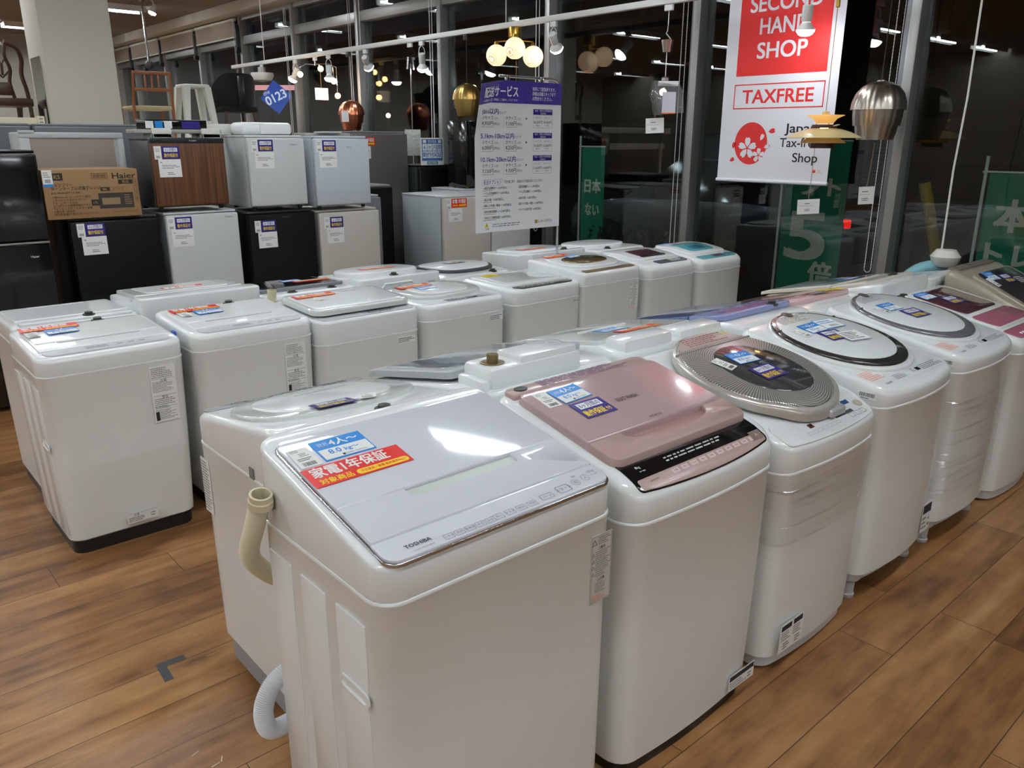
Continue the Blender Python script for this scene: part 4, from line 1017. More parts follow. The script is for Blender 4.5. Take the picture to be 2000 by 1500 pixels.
card('yellow', A3, 'behind the silver meshed lid', .18, .55, -15, .012, sc=.8)
card('red', D2, 'curling up on the lid behind the second machine', .0, .25, 180, .024, 8, .9)
card('red', D3, 'on the black-glass lid', -.14, .22, 178, .021, sc=.95); card('blue', D3, 'on the black-glass lid', -.05, .14, 178, .021, sc=.9)
card('red', D4, 'on the machine with hose hooks', .0, .24, 178, .031, sc=.95)
card('navy', D5, 'on the lid with the dark seam', -.03, .2, 178, .025); card('red', D6, 'behind the price sign pole', .06, .3, 178, .021)

# ------------------------------------------------------------------ fridges
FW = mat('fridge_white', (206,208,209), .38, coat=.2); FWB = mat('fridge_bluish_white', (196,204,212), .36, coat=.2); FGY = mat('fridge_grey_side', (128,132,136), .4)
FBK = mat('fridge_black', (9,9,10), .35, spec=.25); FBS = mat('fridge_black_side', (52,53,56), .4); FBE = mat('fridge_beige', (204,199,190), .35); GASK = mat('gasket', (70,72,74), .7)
def wood_mat():
    m = mat('walnut_veneer', (110,68,38), .42); nt = m.node_tree; b = nt.nodes['Principled BSDF']; t = N(nt, 'TexCoord'); mp = N(nt, 'Mapping'); mp.inputs['Scale'].default_value = (1, 1, .03)
    nt.links.new(t.outputs['Object'], mp.inputs[0]); n = N(nt, 'TexNoise', Scale=70.0, Detail=4.0); nt.links.new(mp.outputs[0], n.inputs['Vector'])
    nt.links.new(ramp(nt, n.outputs['Fac'], [(.3,(60,34,16)),(.5,(86,50,25)),(.7,(106,66,36))]), b.inputs['Base Color']); return m
def fridge(label, x0, x1, yf, d, z0, z1, door, side, top=None, tagkind=None, tagat=(.03,.02), logo=None, feet=True, split=None, dt=.05, name='refrigerator', hand=None):
    w, h = x1-x0, z1-z0
    r = thing(name, label, 'refrigerator', T((x0+x1)/2, yf, z0), 'refrigerators in the back row')
    fz = .02 if feet else 0
    MB().box(-w/2+.003, w/2-.003, dt+.008, d, fz, h-.015, side, .006).build('cabinet', r)
    MB().box(-w/2+.012, w/2-.012, dt-.004, dt+.012, fz+.02, h-.03, GASK).build('gasket', r)
    MB().box(-w/2, w/2, dt-.01, d, h-.016, h, top or side, .005).build('top_board', r)
    spans = [(fz+.008, h-.018)] if not split else [(fz+.008, split-z0-.006), (split-z0+.006, h-.018)]
    doors = []
    for a, c in spans:
        o = MB().box(-w/2, w/2, 0, dt-.004, a, c, door, .012, seg=3).build('door', r); doors.append(o)
    D = doors[-1]
    if feet:
        for sx in (-1, 1):
            for y in (.06, d-.06): MB().lathe([(.014,0),(.016,fz+.003)], BLACK, 10, T(sx*(w/2-.04), y, 0), cap0=True).build('foot', r)
    F = lambda x, z: frame((x, -.0012, z), (1,0,0), (0,0,1))
    if tagkind:
        tx, tz = -w/2+tagat[0], h-tagat[1]
        lean = 0
        if tagkind == 'navy':
            b = MB(); M = F(tx+.028, tz-.04); b.box(-.022,.022,-.04,.04,-.0006,.0004,PAPER,M=M); b.lines(M,-.015,.015,.005,.03,3,INKG,.0006,2); b.barcode(M,-.013,.013,-.033,-.018,INK,.0006); b.build('price_tag', D)
            b = MB(); M = F(tx+.108, tz-.038); b.box(-.054,.054,-.038,.038,-.0006,.0004,NAVY,M=M); b.rect(-.042,.042,.004,.028,PAPER,M,.0008)
            b.text('6ヶ月間の', M@T(0,.016,0), .014, NAVY, fit=.07, z=.0012, bold=.01); b.text('動作保証付', M@T(0,-.018,0), .018, YEL, fit=.084, z=.0010, bold=.02); b.build('guarantee_card', D, label='navy guarantee card')
        else:
            b = MB(); M = F(tx+.028, tz-.045); b.box(-.022,.022,-.04,.04,-.0006,.0004,PAPER,M=M); b.lines(M,-.015,.015,.005,.03,3,INKG,.0006,2); b.barcode(M,-.013,.013,-.033,-.018,INK,.0006); b.build('price_tag', D)
            b = MB(); M = F(tx+.135, tz-.038); b.box(-.08,.08,-.036,.036,-.0006,.0004,RED,M=M); b.text('家電1年保証', M@T(0,.012,0), .026, PAPER, fit=.14, z=.0008, bold=.03); b.text('対象商品', M@T(-.043,-.02,0), .013, YEL, fit=.055, z=.0008, bold=.03)
            b.rect(-.005,.072,-.028,-.012,YEL,M,.0008); b.text('販売業界No.1', M@T(.033,-.02,0), .007, RED, fit=.066, z=.0011); b.build('warranty_card', D, label='red warranty card')
        b = MB(); M = F(tx+.095, tz-.135); b.box(-.07,.07,-.055,.055,-.0006,.0004,PAPER,M=M); b.lines(M,-.058,-.04,.03,.042,1,INK,.0006); b.lines(M,-.05,.06,-.005,.022,3,INKG,.0006,5); b.lines(M,-.02,.03,-.042,-.022,2,INK,.0006,7); b.build('description_sheet', D, label='white description sheet')
    if logo:
        MB().text(logo[0], F(logo[1]*w, logo[2]), logo[3], logo[4]).build('brand_mark', D)
    return r
YF1 = 5.4
def dz(z): return z
WF = fridge('small walnut-fronted fridge standing on the white one', 1.735, 2.205, YF1, .43, 1.115, 1.568, wood_mat(), FBS, BLACK, 'navy', (.01,.05))
MB().box(-.2355,.2355,-.002,.05,.418,.455,BLACK,.006).text('S-cubism',T(.03,-.0025,.437)@Matrix.Rotation(PI/2,4,'X'),.009,PAPER).build('top_trim', WF)
fridge('small white fridge standing on the textured black one', 2.365, 2.785, YF1, .44, 1.085, 1.588, FW, FW, FW, 'navy', (.02,.03), ('SYNERGY', .3, .44, .010, INKG))
fridge('small bluish-white fridge standing on the beige one', 2.85, 3.30, YF1-.02, .42, 1.068, 1.585, FWB, FWB, FWB, 'navy', (.01,.03), ('elabitax', .12, .44, .010, INKG))
fridge('black fridge under the cardboard microwave box', 1.21, 1.73, YF1, .46, 0, 1.10, FBK, FBK, FBS, 'navy', (.03,.03))
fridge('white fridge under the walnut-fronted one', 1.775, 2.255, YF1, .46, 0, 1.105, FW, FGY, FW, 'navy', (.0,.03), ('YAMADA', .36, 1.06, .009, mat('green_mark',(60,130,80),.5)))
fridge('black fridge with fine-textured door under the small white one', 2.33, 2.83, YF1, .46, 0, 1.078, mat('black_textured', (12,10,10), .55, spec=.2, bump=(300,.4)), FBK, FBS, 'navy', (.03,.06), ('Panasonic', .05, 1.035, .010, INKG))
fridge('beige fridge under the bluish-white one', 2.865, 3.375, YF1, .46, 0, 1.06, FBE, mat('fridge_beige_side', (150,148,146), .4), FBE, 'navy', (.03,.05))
fridge('tall glossy black two-door fridge at the left edge', .55, 1.09, YF1-.02, .55, 0, 1.498, BLACKG, FBK, FBK, 'navy', (.02,.62), ('Haier', .33, .90, .014, PAPER), split=.985)
MB().box(.555, 1.085, YF1-.045, YF1-.02, .975, .987, STEEL, .004).build('door_trim', bpy.data.objects['refrigerator.007'], M=bpy.data.objects['refrigerator.007'].matrix_world.inverted())
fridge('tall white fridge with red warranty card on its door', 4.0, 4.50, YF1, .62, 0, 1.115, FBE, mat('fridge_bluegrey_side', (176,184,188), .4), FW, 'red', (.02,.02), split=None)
fridge('plain white fridge to the right of the red-carded one', 4.515, 4.965, YF1, .55, 0, 1.10, FW, FW, FW)
fridge('tall grey-metallic fridge behind, with a red warranty card', 3.87, 4.475, 6.6, .6, 0, 1.63, mat('grey_metallic_door', (112,108,105), .35, .5), FGY, FGY, 'red', (.03,.05), name='refrigerator')
fridge('tall black fridge behind with the guarantee card on top', 4.50, 5.02, 6.45, .5, 0, 1.325, FBK, mat('fridge_teal_black', (48,56,56), .4), FBK)
fridge('black fridge with bare grey back, beside the beige one', 3.42, 3.93, 6.05, .5, 0, 1.185, FBK, FBK, mat('worktop_grey', (150,148,144), .5))
fridge('white-topped grey fridge half hidden behind the beige one', 3.39, 3.60, 5.72, .3, 0, 1.13, FGY, FGY, FW)
fridge('blue-white fridge behind the delivery price sign', 4.72, 5.2, 6.25, .1, 0, 1.14, FWB, FWB, LGREY) if False else None
# things standing on the fridges
t = thing('speaker_box', 'tall glossy black box behind the delivery price sign', 'speaker', T(4.86, 5.98, 1.125))
MB().box(-.17, .17, 0, .28, .012, .60, BLACKG, .01).build('body', t)
for x in (-.13, .13):
    for y in (.04, .24): MB().lathe([(.012,0),(.014,.013)], BRASS, 10, T(x, y, 0), cap0=True).build('foot', t)
fridge('pale blue fridge under the black box behind the price sign', 4.60, 5.02, 5.955, .46, 0, 1.125, FWB, FWB, LGREY)
b = MB(); M = frame((4.665, 6.47, 1.45), (1, -.12, 0), (0, 0, 1)); b.box(-.125,.125,-.125,.125,-.004,0,PAPER,M=M); SB = mat('sign_blue', (60,110,175), .5)
b.rect(-.112,.112,-.085,.112,SB,M,.0008)
for i in range(4):
    for j, s in ((0,'6ヶ月間'),(1,'動作保証')): b.rect(-.105+.053*i,-.057+.053*i,.008-.068*j,.070-.068*j,PAPER,M,.0014); b.text(s[i],M@T(-.081+.053*i,.039-.068*j,0),.034,SB,z=.002,bold=.02)
b.text('電化製品',M@T(0,.092,0),.02,PAPER,fit=.09,z=.0014); b.rect(-.10,-.065,.078,.106,PAPER,M,.0014); b.rect(.065,.10,.078,.106,PAPER,M,.0014); b.rect(-.06,.06,-.12,-.09,mat('sign_teal',(80,140,150),.5),M,.0008); b.text('安心の保証',M@T(0,-.105,0),.015,PAPER,fit=.09,z=.0014)
tag(b.build('guarantee_sign'), 'blue and white six-month guarantee card standing on a black fridge', 'sign')
# cardboard microwave box
KR = mat('kraft_board', (150,116,80), .75); KI = mat('kraft_black_print', (42,34,28), .7)
t = thing('microwave_carton', 'brown cardboard microwave box with black print on a black fridge', 'box', T(1.365, YF1-.01, 1.102)@rotz(math.radians(-.5)))
MB().box(-.265,.265,0,.36,0,.285,KR,.004).build('carton', t)
F = lambda x, z: frame((x, -.0008, z), (1,0,0), (0,0,1))
b = MB(); b.text('Haier', F(.185,.245), .034, KI, bold=.02, fit=.135); b.rect(-.045,.045,-.017,.017,KI,F(.045,.245),.0002); b.rect(-.043,.043,-.015,.015,KR,F(.045,.245),.0005); b.barcode(F(.045,.245),-.036,.036,-.011,.011,KI,.0008)
b.rect(-.03,.03,-.021,.021,KI,F(-.185,.245),.0003); b.text('KS', F(-.185,.245), .022, KR, z=.0006, bold=.03)
b.text('ヘルツフリー', F(-.225,.198), .016, KI, 'L', .02, fit=.115); b.text('ターンテーブル式電子レンジ', F(-.225,.177), .016, KI, 'L', .02, fit=.268); b.text('KS-MW23T17-BK', F(-.225,.152), .011, KI, 'L', .02, fit=.155)
for j, (s, fw) in enumerate((('幅44cmのコンパクト設計', .20), ('かんたんで分かりやすい', .17), ('ターンテーブル式', .12), ('1つボタンで調理時間ができる', .19), ('らくらくスタートボタン搭載', .20), ('東日本・西日本', .10), ('日本全国で使えるヘルツフリー', .24))):
    b.text(s, F(-.215,.128-.0165*j), .0105, KI, 'L', .01, fit=fw)
for a, c in ((.118,.134),(.092,.112),(.06,.085),(.02,.05)): b.rect(-.001,.001,-(c-a)/2,(c-a)/2,KI,F(-.222,(a+c)/2),.0003)
b.rect(-.026,.026,-.012,.012,KI,F(.068,.167),.0003); b.text('BK',F(.068,.167),.014,KR,z=.0006,bold=.03); b.rect(-.048,.048,-.012,.012,KI,F(.142,.167),.0002); b.rect(-.047,.047,-.011,.011,KR,F(.142,.167),.0004); b.text('ブラック',F(.142,.167),.012,KI,z=.0007,fit=.065)
b.rect(-.10,.10,-.046,.046,mat('print_dark',(48,42,38),.6),F(.125,.098),.0003); b.rect(-.052,.052,-.02,.02,mat('print_tan',(140,116,84),.7),F(.095,.095),.0006); b.lines(F(.195,.1),-.022,.022,-.03,.035,5,KR,.0006,4)
b.rect(-.024,.024,-.018,.018,KI,F(.006,.09),.0003); b.text('17L',F(.006,.09),.014,KR,z=.0006,bold=.02); b.rect(-.042,.042,-.013,.013,KI,F(.19,.208),.0003); b.text('新品',F(.19,.208),.014,KR,z=.0006,bold=.02)
for j in range(4): b.rect(-.014,.014,-.014,.014,KI,F(.248,.21-.035*j),.0002); b.rect(-.0125,.0125,-.0125,.0125,KR,F(.248,.21-.035*j),.0004); b.text('↑⚠‼☂'[j] if False else '上下注意'[j],F(.248,.21-.035*j),.014,KI,z=.0007)
b.text('KS-MW23T17-BK 取扱説明', F(.17,.03), .008, mat('kraft_red_print',(150,70,40),.7), fit=.14); b.build('print', t)
b = MB(); M = F(-.235,.24); b.box(-.026,.026,-.05,.045,-.0006,.0006,PAPER,M=M); b.rect(-.026,.026,-.05,-.035,BLUE,M,.0009); b.lines(M,-.02,.02,.0,.035,3,INKG,.0009); b.barcode(M,-.015,.015,-.028,-.008,INK,.0009); b.build('price_tag', t)
# stainless panel machine behind the box, grey fridges at the very back
t = thing('display_freezer', 'white-framed stainless appliance back, behind the cardboard box', 'freezer', T(1.44, 5.98, 0))
MB().box(-.31,.31,.02,.3,0,1.60,FW,.01).build('cabinet', t); MB().box(-.25,.25,.012,.02,.4,1.565,mat('warm_steel_panel', (176,160,150), .5, .25)).build('back_panel', t)
b = MB(); b.box(-.31,.31,.0,.03,1.565,1.60,FW,.006).box(-.31,-.25,.0,.03,.1,1.565,FW,.006).box(.27,.31,.0,.03,.1,1.565,FW,.006); b.build('frame', t); MB().box(-.31,-.22,-.008,.02,1.595,1.612,FW,.003).build('hinge', t)
for x0, x1, lab in ((.62, 1.30, 'big dark grey fridge at the back left, half hidden by the black two-door one'), (1.32, 2.12, 'big dark grey fridge at the back, behind the stainless-backed appliance')):
    fridge(lab, x0, x1, 6.45, .6, 0, 1.66, mat('grey_door', (104,108,112), .4), mat('grey_door'), FGY)
t = thing('wall_shelf_board', 'grey board with two white brackets lying on the walnut-fronted fridge', 'board', T(1.98, 5.62, 1.566))
MB().box(-.28,.28,-.06,.12,.03,.055,mat('board_grey',(170,166,158),.5),.004).build('board', t)
for x in (-.12, .2): MB().box(x-.06,x+.06,-.09,.10,.0,.032,OFFW,.006).box(x-.06,x+.06,-.09,-.06,.0,.062,OFFW,.006).build('bracket', t)
t = thing('rice_steamer', 'white rounded kitchen appliance lying on the small white fridge', 'appliance', T(2.60, 5.66, 1.589))
MB().box(-.19,.19,-.09,.12,0,.085,WHITE2,.03,seg=4).build('body', t); MB().box(-.06,.17,-.096,-.085,.006,.076,WHITE2,.012).build('front_panel', t)
t = thing('folded_board', 'thin grey board with clear tray lying on the bluish-white fridge', 'board', T(3.08, 5.62, 1.586)); MB().box(-.2,.18,-.05,.12,0,.02,mat('board_grey'),.004).build('board', t); MB().box(-.1,.08,-.1,0,.02,.03,LGREY,.004).build('tray', t)
t = thing('small_monitor', 'low black screen with blue and navy tags lying on the walnut-fronted fridge\'s board', 'monitor', T(1.99, 5.70, 1.622))
MB().box(-.23,.23,0,.02,0,.062,BLACKG,.004).build('screen', t)
for x, w_, m in ((-.15,.05,PAPER),(-.09,.05,BLUE),(-.03,.05,PAPER),(.12,.12,NAVY)): MB().box(x-w_/2,x+w_/2,-.004,-.001,.006,.052,m).build('price_tag', t)
t = thing('white_shelf_board', 'long white board lying across the walnut and small white fridges', 'board', T(2.47, 5.79, 1.589)); MB().box(-.33,.08,0,.045,0,.074,mat('shelf_white',(228,226,220),.5),.004).build('board', t)

# ------------------------------------------------------------------ chairs on the high shelves
CREAMM = mat('cream_steel', (222,214,186), .5)
for x0, x1, lab in ((-.2, 1.98, 'cream steel rack carrying the carved chair, left of the pillar'), (2.72, 4.9, 'cream steel rack carrying stool and chairs, right of the pillar')):
    t = thing('display_rack', lab, 'rack', T(0, 9.05, 0))
    MB().box(x0, x1, 0, 1.3, 1.42, 1.455, mat('shelf_white', (228,226,220), .5)).build('shelf_board', t)
    MB().box(x0, x1, -.03, 0, 1.40, 1.50, CREAMM, .005).build('beam', t)
    for x in (x0+.05, x1-.05):
        for y in (.02, 1.25): MB().box(x-.025, x+.025, y-.025, y+.025, 0, 1.42, CREAMM).build('upright', t)
t = thing('shelf_beam', 'cream perforated shelf beam and post before the carved chair', 'shelf beam', T(0, 8.9, 0))
MB().box(-.2, 1.9, 0, .03, 1.655, 1.745, CREAMM, .006).build('beam', t)
b = MB(); b.box(1.86, 1.92, -.02, .04, 0, 1.76, CREAMM)
for k in range(4): b.box(1.875,1.905,-.0215,-.02,1.64+.03*k,1.65+.03*k,INKG)
b.build('post', t)
ZS = 1.4555
TEAK = mat('teak_wood', (150,88,48), .4); MAHO = mat('dark_mahogany', (62,34,20), .35, coat=.2); CORD = mat('paper_cord', (196,176,140), .8)
def teak_chair(x, y, lab):
    t = thing('dining_chair', lab, 'chair', T(x, y, ZS), 'teak chairs on the rack')
    for s in (-1, 1):
        MB().tube([(s*.20,.0,0),(s*.21,.01,.42),(s*.20,-.02,.62),(s*.195,-.05,.80)], [.013,.017,.015,.012], TEAK, 8).build('leg', t)
        MB().tube([(s*.22,.42,0),(s*.225,.42,.43)], [.012,.016], TEAK, 8).build('leg', t)
    MB().box(-.21,.21,.0,.44,.405,.45,CORD,.018,seg=3).build('seat', t)
    b = MB()
    for z in (.60, .77): b.box(-.20,.20,-.055 if z>.7 else -.03,-.03 if z>.7 else -.005,z-.0,z+.035,TEAK,.006)
    for xx in (-.07, 0, .07): b.box(xx-.008,xx+.008,-.045,-.022,.62,.79,TEAK,.003)
    b.build('backrest', t)
teak_chair(3.19, 9.65, 'teak dining chair with slatted back and woven seat, fully visible on the rack')
teak_chair(2.63, 9.95, 'teak chair mostly hidden behind the white pillar')
t = thing('metal_stool', 'white metal stool with splayed legs between teak and black chairs', 'stool', T(3.62, 9.6, ZS)); WM = mat('white_painted_steel', (226,226,216), .4)
MB().box(-.145,.145,-.145,.145,.645,.685,WM,.016,seg=3).build('seat', t)
for sx in (-1, 1):
    for sy in (-1, 1): MB().loft([[(sx*.115+a,sy*.115+c,.66) for a,c in ((-.036,-.036),(.036,-.036),(.036,.036),(-.036,.036))],[(sx*.18+a,sy*.18+c,0) for a,c in ((-.024,-.024),(.024,-.024),(.024,.024),(-.024,.024))]],WM,cap0=True,cap1=True).build('leg', t)
for s in (-1, 1): MB().box(-.15,.15,s*.152-.006,s*.152+.006,.27,.295,WM).build('stretcher', t)
t = thing('tub_chair', 'black padded tub chair at the right end of the rack', 'chair', T(4.14, 9.7, ZS)); BF = mat('black_wool', (16,16,20), .9, bump=(90,.2))
b = MB(); rin = []
for k in range(5):
    z = .45+.35*k/4; r = .21+.045*math.sin(k/4*1.6); rin.append([(r*math.cos(a)*1.05, .05-r*math.sin(a), z+(.03*math.sin(a) if k == 4 else 0)-(.16*(abs(math.cos(a))**6) if k == 4 else 0)) for a in (PI*(-.15+1.3*i/24) for i in range(25))])
inn = [[(x*.84, .05+(y-.05)*.84, z) for x, y, z in r] for r in reversed(rin)]
b.loft(rin+inn, BF, closed=False); b.build('backrest', t); MB().box(-.22,.22,-.16,.26,.40,.47,BF,.03,seg=3).build('seat', t)
MB().box(-.04,.04,-.225,-.205,.46,.80,mat('black_strap',(30,30,34),.25),.008).build('back_strap', t)
for sx in (-1, 1):
    for sy in (-.13, .2): MB().tube([(sx*.17,sy,.42),(sx*.21,sy*1.2,0)],[.02,.012],MAHO,8).build('leg', t)
t = thing('carved_chair', 'dark carved-back chair with pierced splat at the left edge', 'chair', T(1.72, 9.40, ZS)@rotz(.1))
for s in (-1, 1):
    q = curve([(s*.22,0,0),(s*.215,.02,.44),(s*.20,.0,.56),(s*.168,-.03,.70),(s*.178,-.06,.83),(s*.14,-.08,.935),(s*.04,-.085,.975)]); MB().tube(q,[.019+.006*(i/len(q))**3 for i in range(len(q))],MAHO,10).build('back_post', t)
    MB().tube([(s*.24,.44,0),(s*.23,.43,.2),(s*.24,.42,.44)],[.018,.02,.03],MAHO,8).build('leg', t)
MB().box(-.25,.25,-.01,.46,.40,.48,MAHO,.02).build('seat', t)
b = MB(); [b.tube(curve([(k*.05,-.083,.97),(k*.035,-.07,.86),(k*.07,-.05,.74),(k*.055,-.03,.62),(k*.085,.0,.48)]),.016,MAHO,8) for k in (-1, 1)]
b.tube([(-.04,-.07,.84),(0,-.06,.78),(.04,-.07,.84)],.010,MAHO,6).tube([(0,-.06,.78),(0,-.045,.68)],.012,MAHO,6).tube([(-.06,-.045,.72),(0,-.04,.66),(.06,-.045,.72)],.010,MAHO,6).box(-.06,.06,-.045,-.02,.50,.62,MAHO,.01); b.build('splat', t)
MB().box(-.03,.02,-.105,-.1,.945,.975,PAPER).build('price_tag', t)

# ------------------------------------------------------------------ delivery price sign on its chrome stand
t = thing('sign_stand', 'chrome stand holding the purple-headed delivery price sign', 'sign stand', T(0, 3.765, 0))
MB().tube([(3.70,0,.02),(3.70,0,1.86),(3.692,0,1.892),(3.665,0,1.912),(3.63,0,1.918),(3.205,0,1.918)], .0085, CHROME, 12).build('pole', t)
MB().box(3.45,3.75,-.04,.04,0,.02,CHROME,.006).build('base', t)
for x in (3.265, 3.535): MB().box(x-.012,x+.012,-.012,.012,1.875,1.925,CHROME,.003).box(x-.016,x+.016,-.018,.0,1.855,1.885,STEEL,.003).build('clip', t)
MB().tube([(3.69,0,1.16),(3.69,0,1.23)],.0135,DGREY,10).build('collar', t)
PUR = mat('purple_print', (62,46,140), .35, coat=.3); PPR = mat('poster_paper', (234,234,236), .35, coat=.3)
b = MB(); PWd, PH = .69, .862
nx, ny = 40, 48
for i in range(nx):
    for j in range(ny):
        x0_, x1_ = PWd*i/nx, PWd*(i+1)/nx; y0_, y1_ = -PH*j/ny, -PH*(j+1)/ny
        b.quad((x0_,y0_,0),(x1_,y0_,0),(x1_,y1_,0),(x0_,y1_,0), PUR if j < 3 and False else PPR)
for i in range(40):
    for j in range(7): b.rect(PWd*i/40, PWd*(i+1)/40, -.125+.125*j/7, -.125+.125*(j+1)/7, PUR, None, .0012)
Tm = lambda u, v: T(u, -v, 0)
b.text('配送サービス', Tm(.045,.062), .046, PAPER, 'L', .03, fit=.285, z=.004); b.text('※店舗から近い順番にご案内しております', Tm(.045,.108), .010, PAPER, 'L', fit=.28, z=.004)
for j, s in enumerate(('有料にて配送承ります。','詳細は店舗スタッフまで','お問合せください。')): b.text(s, Tm(.445,.040+.027*j), .017, PAPER, 'L', .01, fit=(.19,.19,.16)[j], z=.004)
for v, s, fw, p1, p2, q in ((.173,'5km以内',.135,'4,950円','7,150円',('8,250円','10,450円')), (.309,'5.1km-10km以内',.255,'6,000円','8,250円',('10,450円','12,650円')), (.441,'10.1km-20km以内',.27,'7,150円','9,350円',('12,650円','14,850円'))):
    b.text(s, Tm(.045,v), .026, PUR, 'L', .02, fit=fw, z=.0008); b.text('のエリア', Tm(.05+fw,v+.005), .013, PUR, 'L', fit=.055, z=.0008)
    for u, a, p in ((.055,'小サイズ',p1),(.235,'大サイズ',p2)):
        b.text(a, Tm(u,v+.036), .018, INK, 'L', fit=.085, z=.0008); b.text('(1点)', Tm(u+.09,v+.038), .011, INKG, 'L', z=.0008); b.text(p, Tm(u,v+.066), .020, INK, 'L', .01, fit=.085, z=.0008); b.text('(税込)', Tm(u+.09,v+.068), .012, INK, 'L', z=.0008); b.lines(Tm(u+.07,v+.086), -.07,.07,-.003,.003,1,INKG,.0008)
    b.rect(.218,.2188,-(v+.09),-(v+.025),INKG,None,.0008); b.poly([(.395,-(v+.028),.0008),(.395,-(v+.044),.0008),(.408,-(v+.036),.0008)],INK)
    b.rect(.455,.615,-(v+.012),-(v-.02),NAVY,None,.0008); b.text('当日・翌日の特別配送',Tm(.535,v-.011),.009,PAPER,fit=.14,z=.004); b.text('追加料金',Tm(.535,v+.004),.008,PAPER,z=.004)
    for a, c, d, e in ((.455,.456,v+.012,v+.088),(.614,.615,v+.012,v+.088),(.455,.615,v+.087,v+.088)): b.rect(a,c,-e,-d,INKG,None,.0008)
    for u, a, p in ((.495,'小サイズ',q[0]),(.575,'大サイズ',q[1])): b.text(a,Tm(u,v+.03),.010,INKG,z=.0008); b.text(p,Tm(u,v+.055),.013,INK,fit=.068,z=.0008,bold=.01); b.text('(税込)',Tm(u,v+.073),.008,INKG,z=.0008)
for a, c, d, e in ((.055,.21,.556,.5568),(.055,.21,.5882,.589),(.055,.0558,.556,.589),(.2092,.21,.556,.589)): b.rect(a,c,-e,-d,PUR,None,.0008)
b.text('配送オプション',Tm(.1325,.572),.019,PUR,fit=.135,z=.0008); b.text('下記作業に限り、1商品あたり別途料金をいただきます。',Tm(.22,.572),.013,INK,'L',fit=.32,z=.0008)
for v, l, r in ((.605,'・縦型洗濯機取付 + 3,300円(税込)','・縦型洗濯機外し + 1,100円(税込)'),(.635,'・ドラム式洗濯機取付 + 5,500円(税込)','・ドラム式洗濯機外し + 3,300円(税込)'),(.672,'・組立作業 + 3,300円(税込)','・解体作業 + 3,300円(税込)'),(.707,'・階段上げ作業(一階毎) + 1,100円(税込)','・階段下げ作業(一階毎) + 1,100円(税込)'),(.742,'・回収作業(保護無し) + 2,200円(税込)','・リサイクル回収作業 + 4,400円(税込)'),(.777,'・500L以上冷蔵庫設置 + 6,600円(税込)','')):
    b.text(l,Tm(.06,v),.012,INK,'L',.005,fit=min(.28,.0088*len(l)),z=.0008)
    if r: b.text(r,Tm(.335,v),.012,INK,'L',.005,fit=min(.27,.0085*len(r)),z=.0008)
    b.lines(Tm(.12,v+.014),-.06,.04,-.003,.003,1,INKG,.0008,int(v*100))
b.poly([(.07,-.832,.0008),(.10,-.832,.0008),(.085,-.805,.0008)],YEL); b.text('!',Tm(.085,.822),.014,INK,z=.004); b.text('ご注意',Tm(.085,.842),.009,INK,z=.0008); b.lines(Tm(.27,.824),-.14,.17,-.012,.012,2,INKG,.0008,4)
b.rect(.478,.5,-.832,-.81,mat('olive_mark',(150,130,30),.5),None,.0008); b.text('トレジャーファクトリー',Tm(.505,.822),.017,INK,'L',.03,fit=.125,z=.0008)
def curl(p):
    x, y, z = p; dd = (.20-x)/.20-(-y)/.32            # beyond the crease between the left clip and the left edge
    if dd > 0: k = dd*.05; return (x+k*.3, y-k*.6, z+k*1.0)
    return p
b.v = [curl(p) for p in b.v]
o = b.build('price_poster', M=frame((2.995, 3.738, 1.893), (1,0,0), (0,0,1))); tag(o, 'purple-headed delivery price poster hanging from the chrome stand', 'poster')

# ------------------------------------------------------------------ red and white banner
t = thing('tax_free_banner', 'tall white and red second hand tax-free shop banner before the glass', 'banner', frame((5.40, 3.745, 1.262), (0,-1,0), (0,0,1)))
BW = .9; BR = mat('banner_red', (222,46,44), .5); BC = mat('banner_cloth', (232,232,238), .55); BK = mat('banner_black', (30,28,30), .5)
b = MB()
b.rect(0, BW, .02, 1.77, BC); b.rect(.10,.81,.748,1.668,BR,None,.001)
for s, z, fw in (('SECOND',1.225,.55),('HAND',1.075,.37),('SHOP',.915,.385)): b.text(s,T(.455,z,0),.105,BC,bold=.025,fit=fw,z=.002)
for a, c, d, e in ((.095,.81,.52,.528),(.095,.81,.684,.692),(.095,.103,.52,.692),(.802,.81,.52,.692)): b.rect(a,c,d,e,BR,None,.001)
b.text('TAXFREE',T(.45,.606,0),.092,BR,bold=.025,fit=.56,z=.001)
b.poly([(.27+.137*math.cos(2*PI*k/40),.278+.15*math.sin(2*PI*k/40),.001) for k in range(40)],BR)
def petal(cx, cy, a, L, wd, m, z):
    pts = [(0,.0),(.35,.42),(.75,.5),(1,.22),(.88,0),(1,-.22),(.75,-.5),(.35,-.42)]
    b.poly([(cx+L*x*math.cos(a)-wd*y*math.sin(a),cy+L*x*math.sin(a)+wd*y*math.cos(a),z) for x, y in pts],m)
for cx, cy, L in ((.245,.245,.075),(.345,.195,.05)):
    for k in range(5): petal(cx+.1*L*math.cos(PI/2+2*PI*k/5),cy+.1*L*math.sin(PI/2+2*PI*k/5),PI/2+2*PI*k/5,L*.95,L*.62,BC,.002+k*.0002)
petal(.35,.30,1.1,.05,.03,BC,.002); petal(.385,.25,.3,.045,.03,BC,.0025); petal(.41,.36,.2,.055,.035,BR,.001); petal(.40,.24,.9,.04,.03,BR,.001); petal(.10,.15,3.6,-.045,.03,BR,.001); petal(.12,.24,1.3,.05,.03,BR,.001)
b.text('Japan.',T(.81,.385,0),.062,BK,'R',.02,fit=.27,z=.001); b.text('Tax-free',T(.81,.287,0),.062,BK,'R',-.012,fit=.30,z=.001); b.text('Shop',T(.81,.185,0),.062,BK,'R',-.012,fit=.19,z=.001)
b.ball((.795,.095,.001),.012,mat('flame_print',(226,80,50),.5),6); b.lines(T(.835,.095,0),-.015,.02,-.014,.014,3,mat('gold_print',(220,190,110),.5),.001)
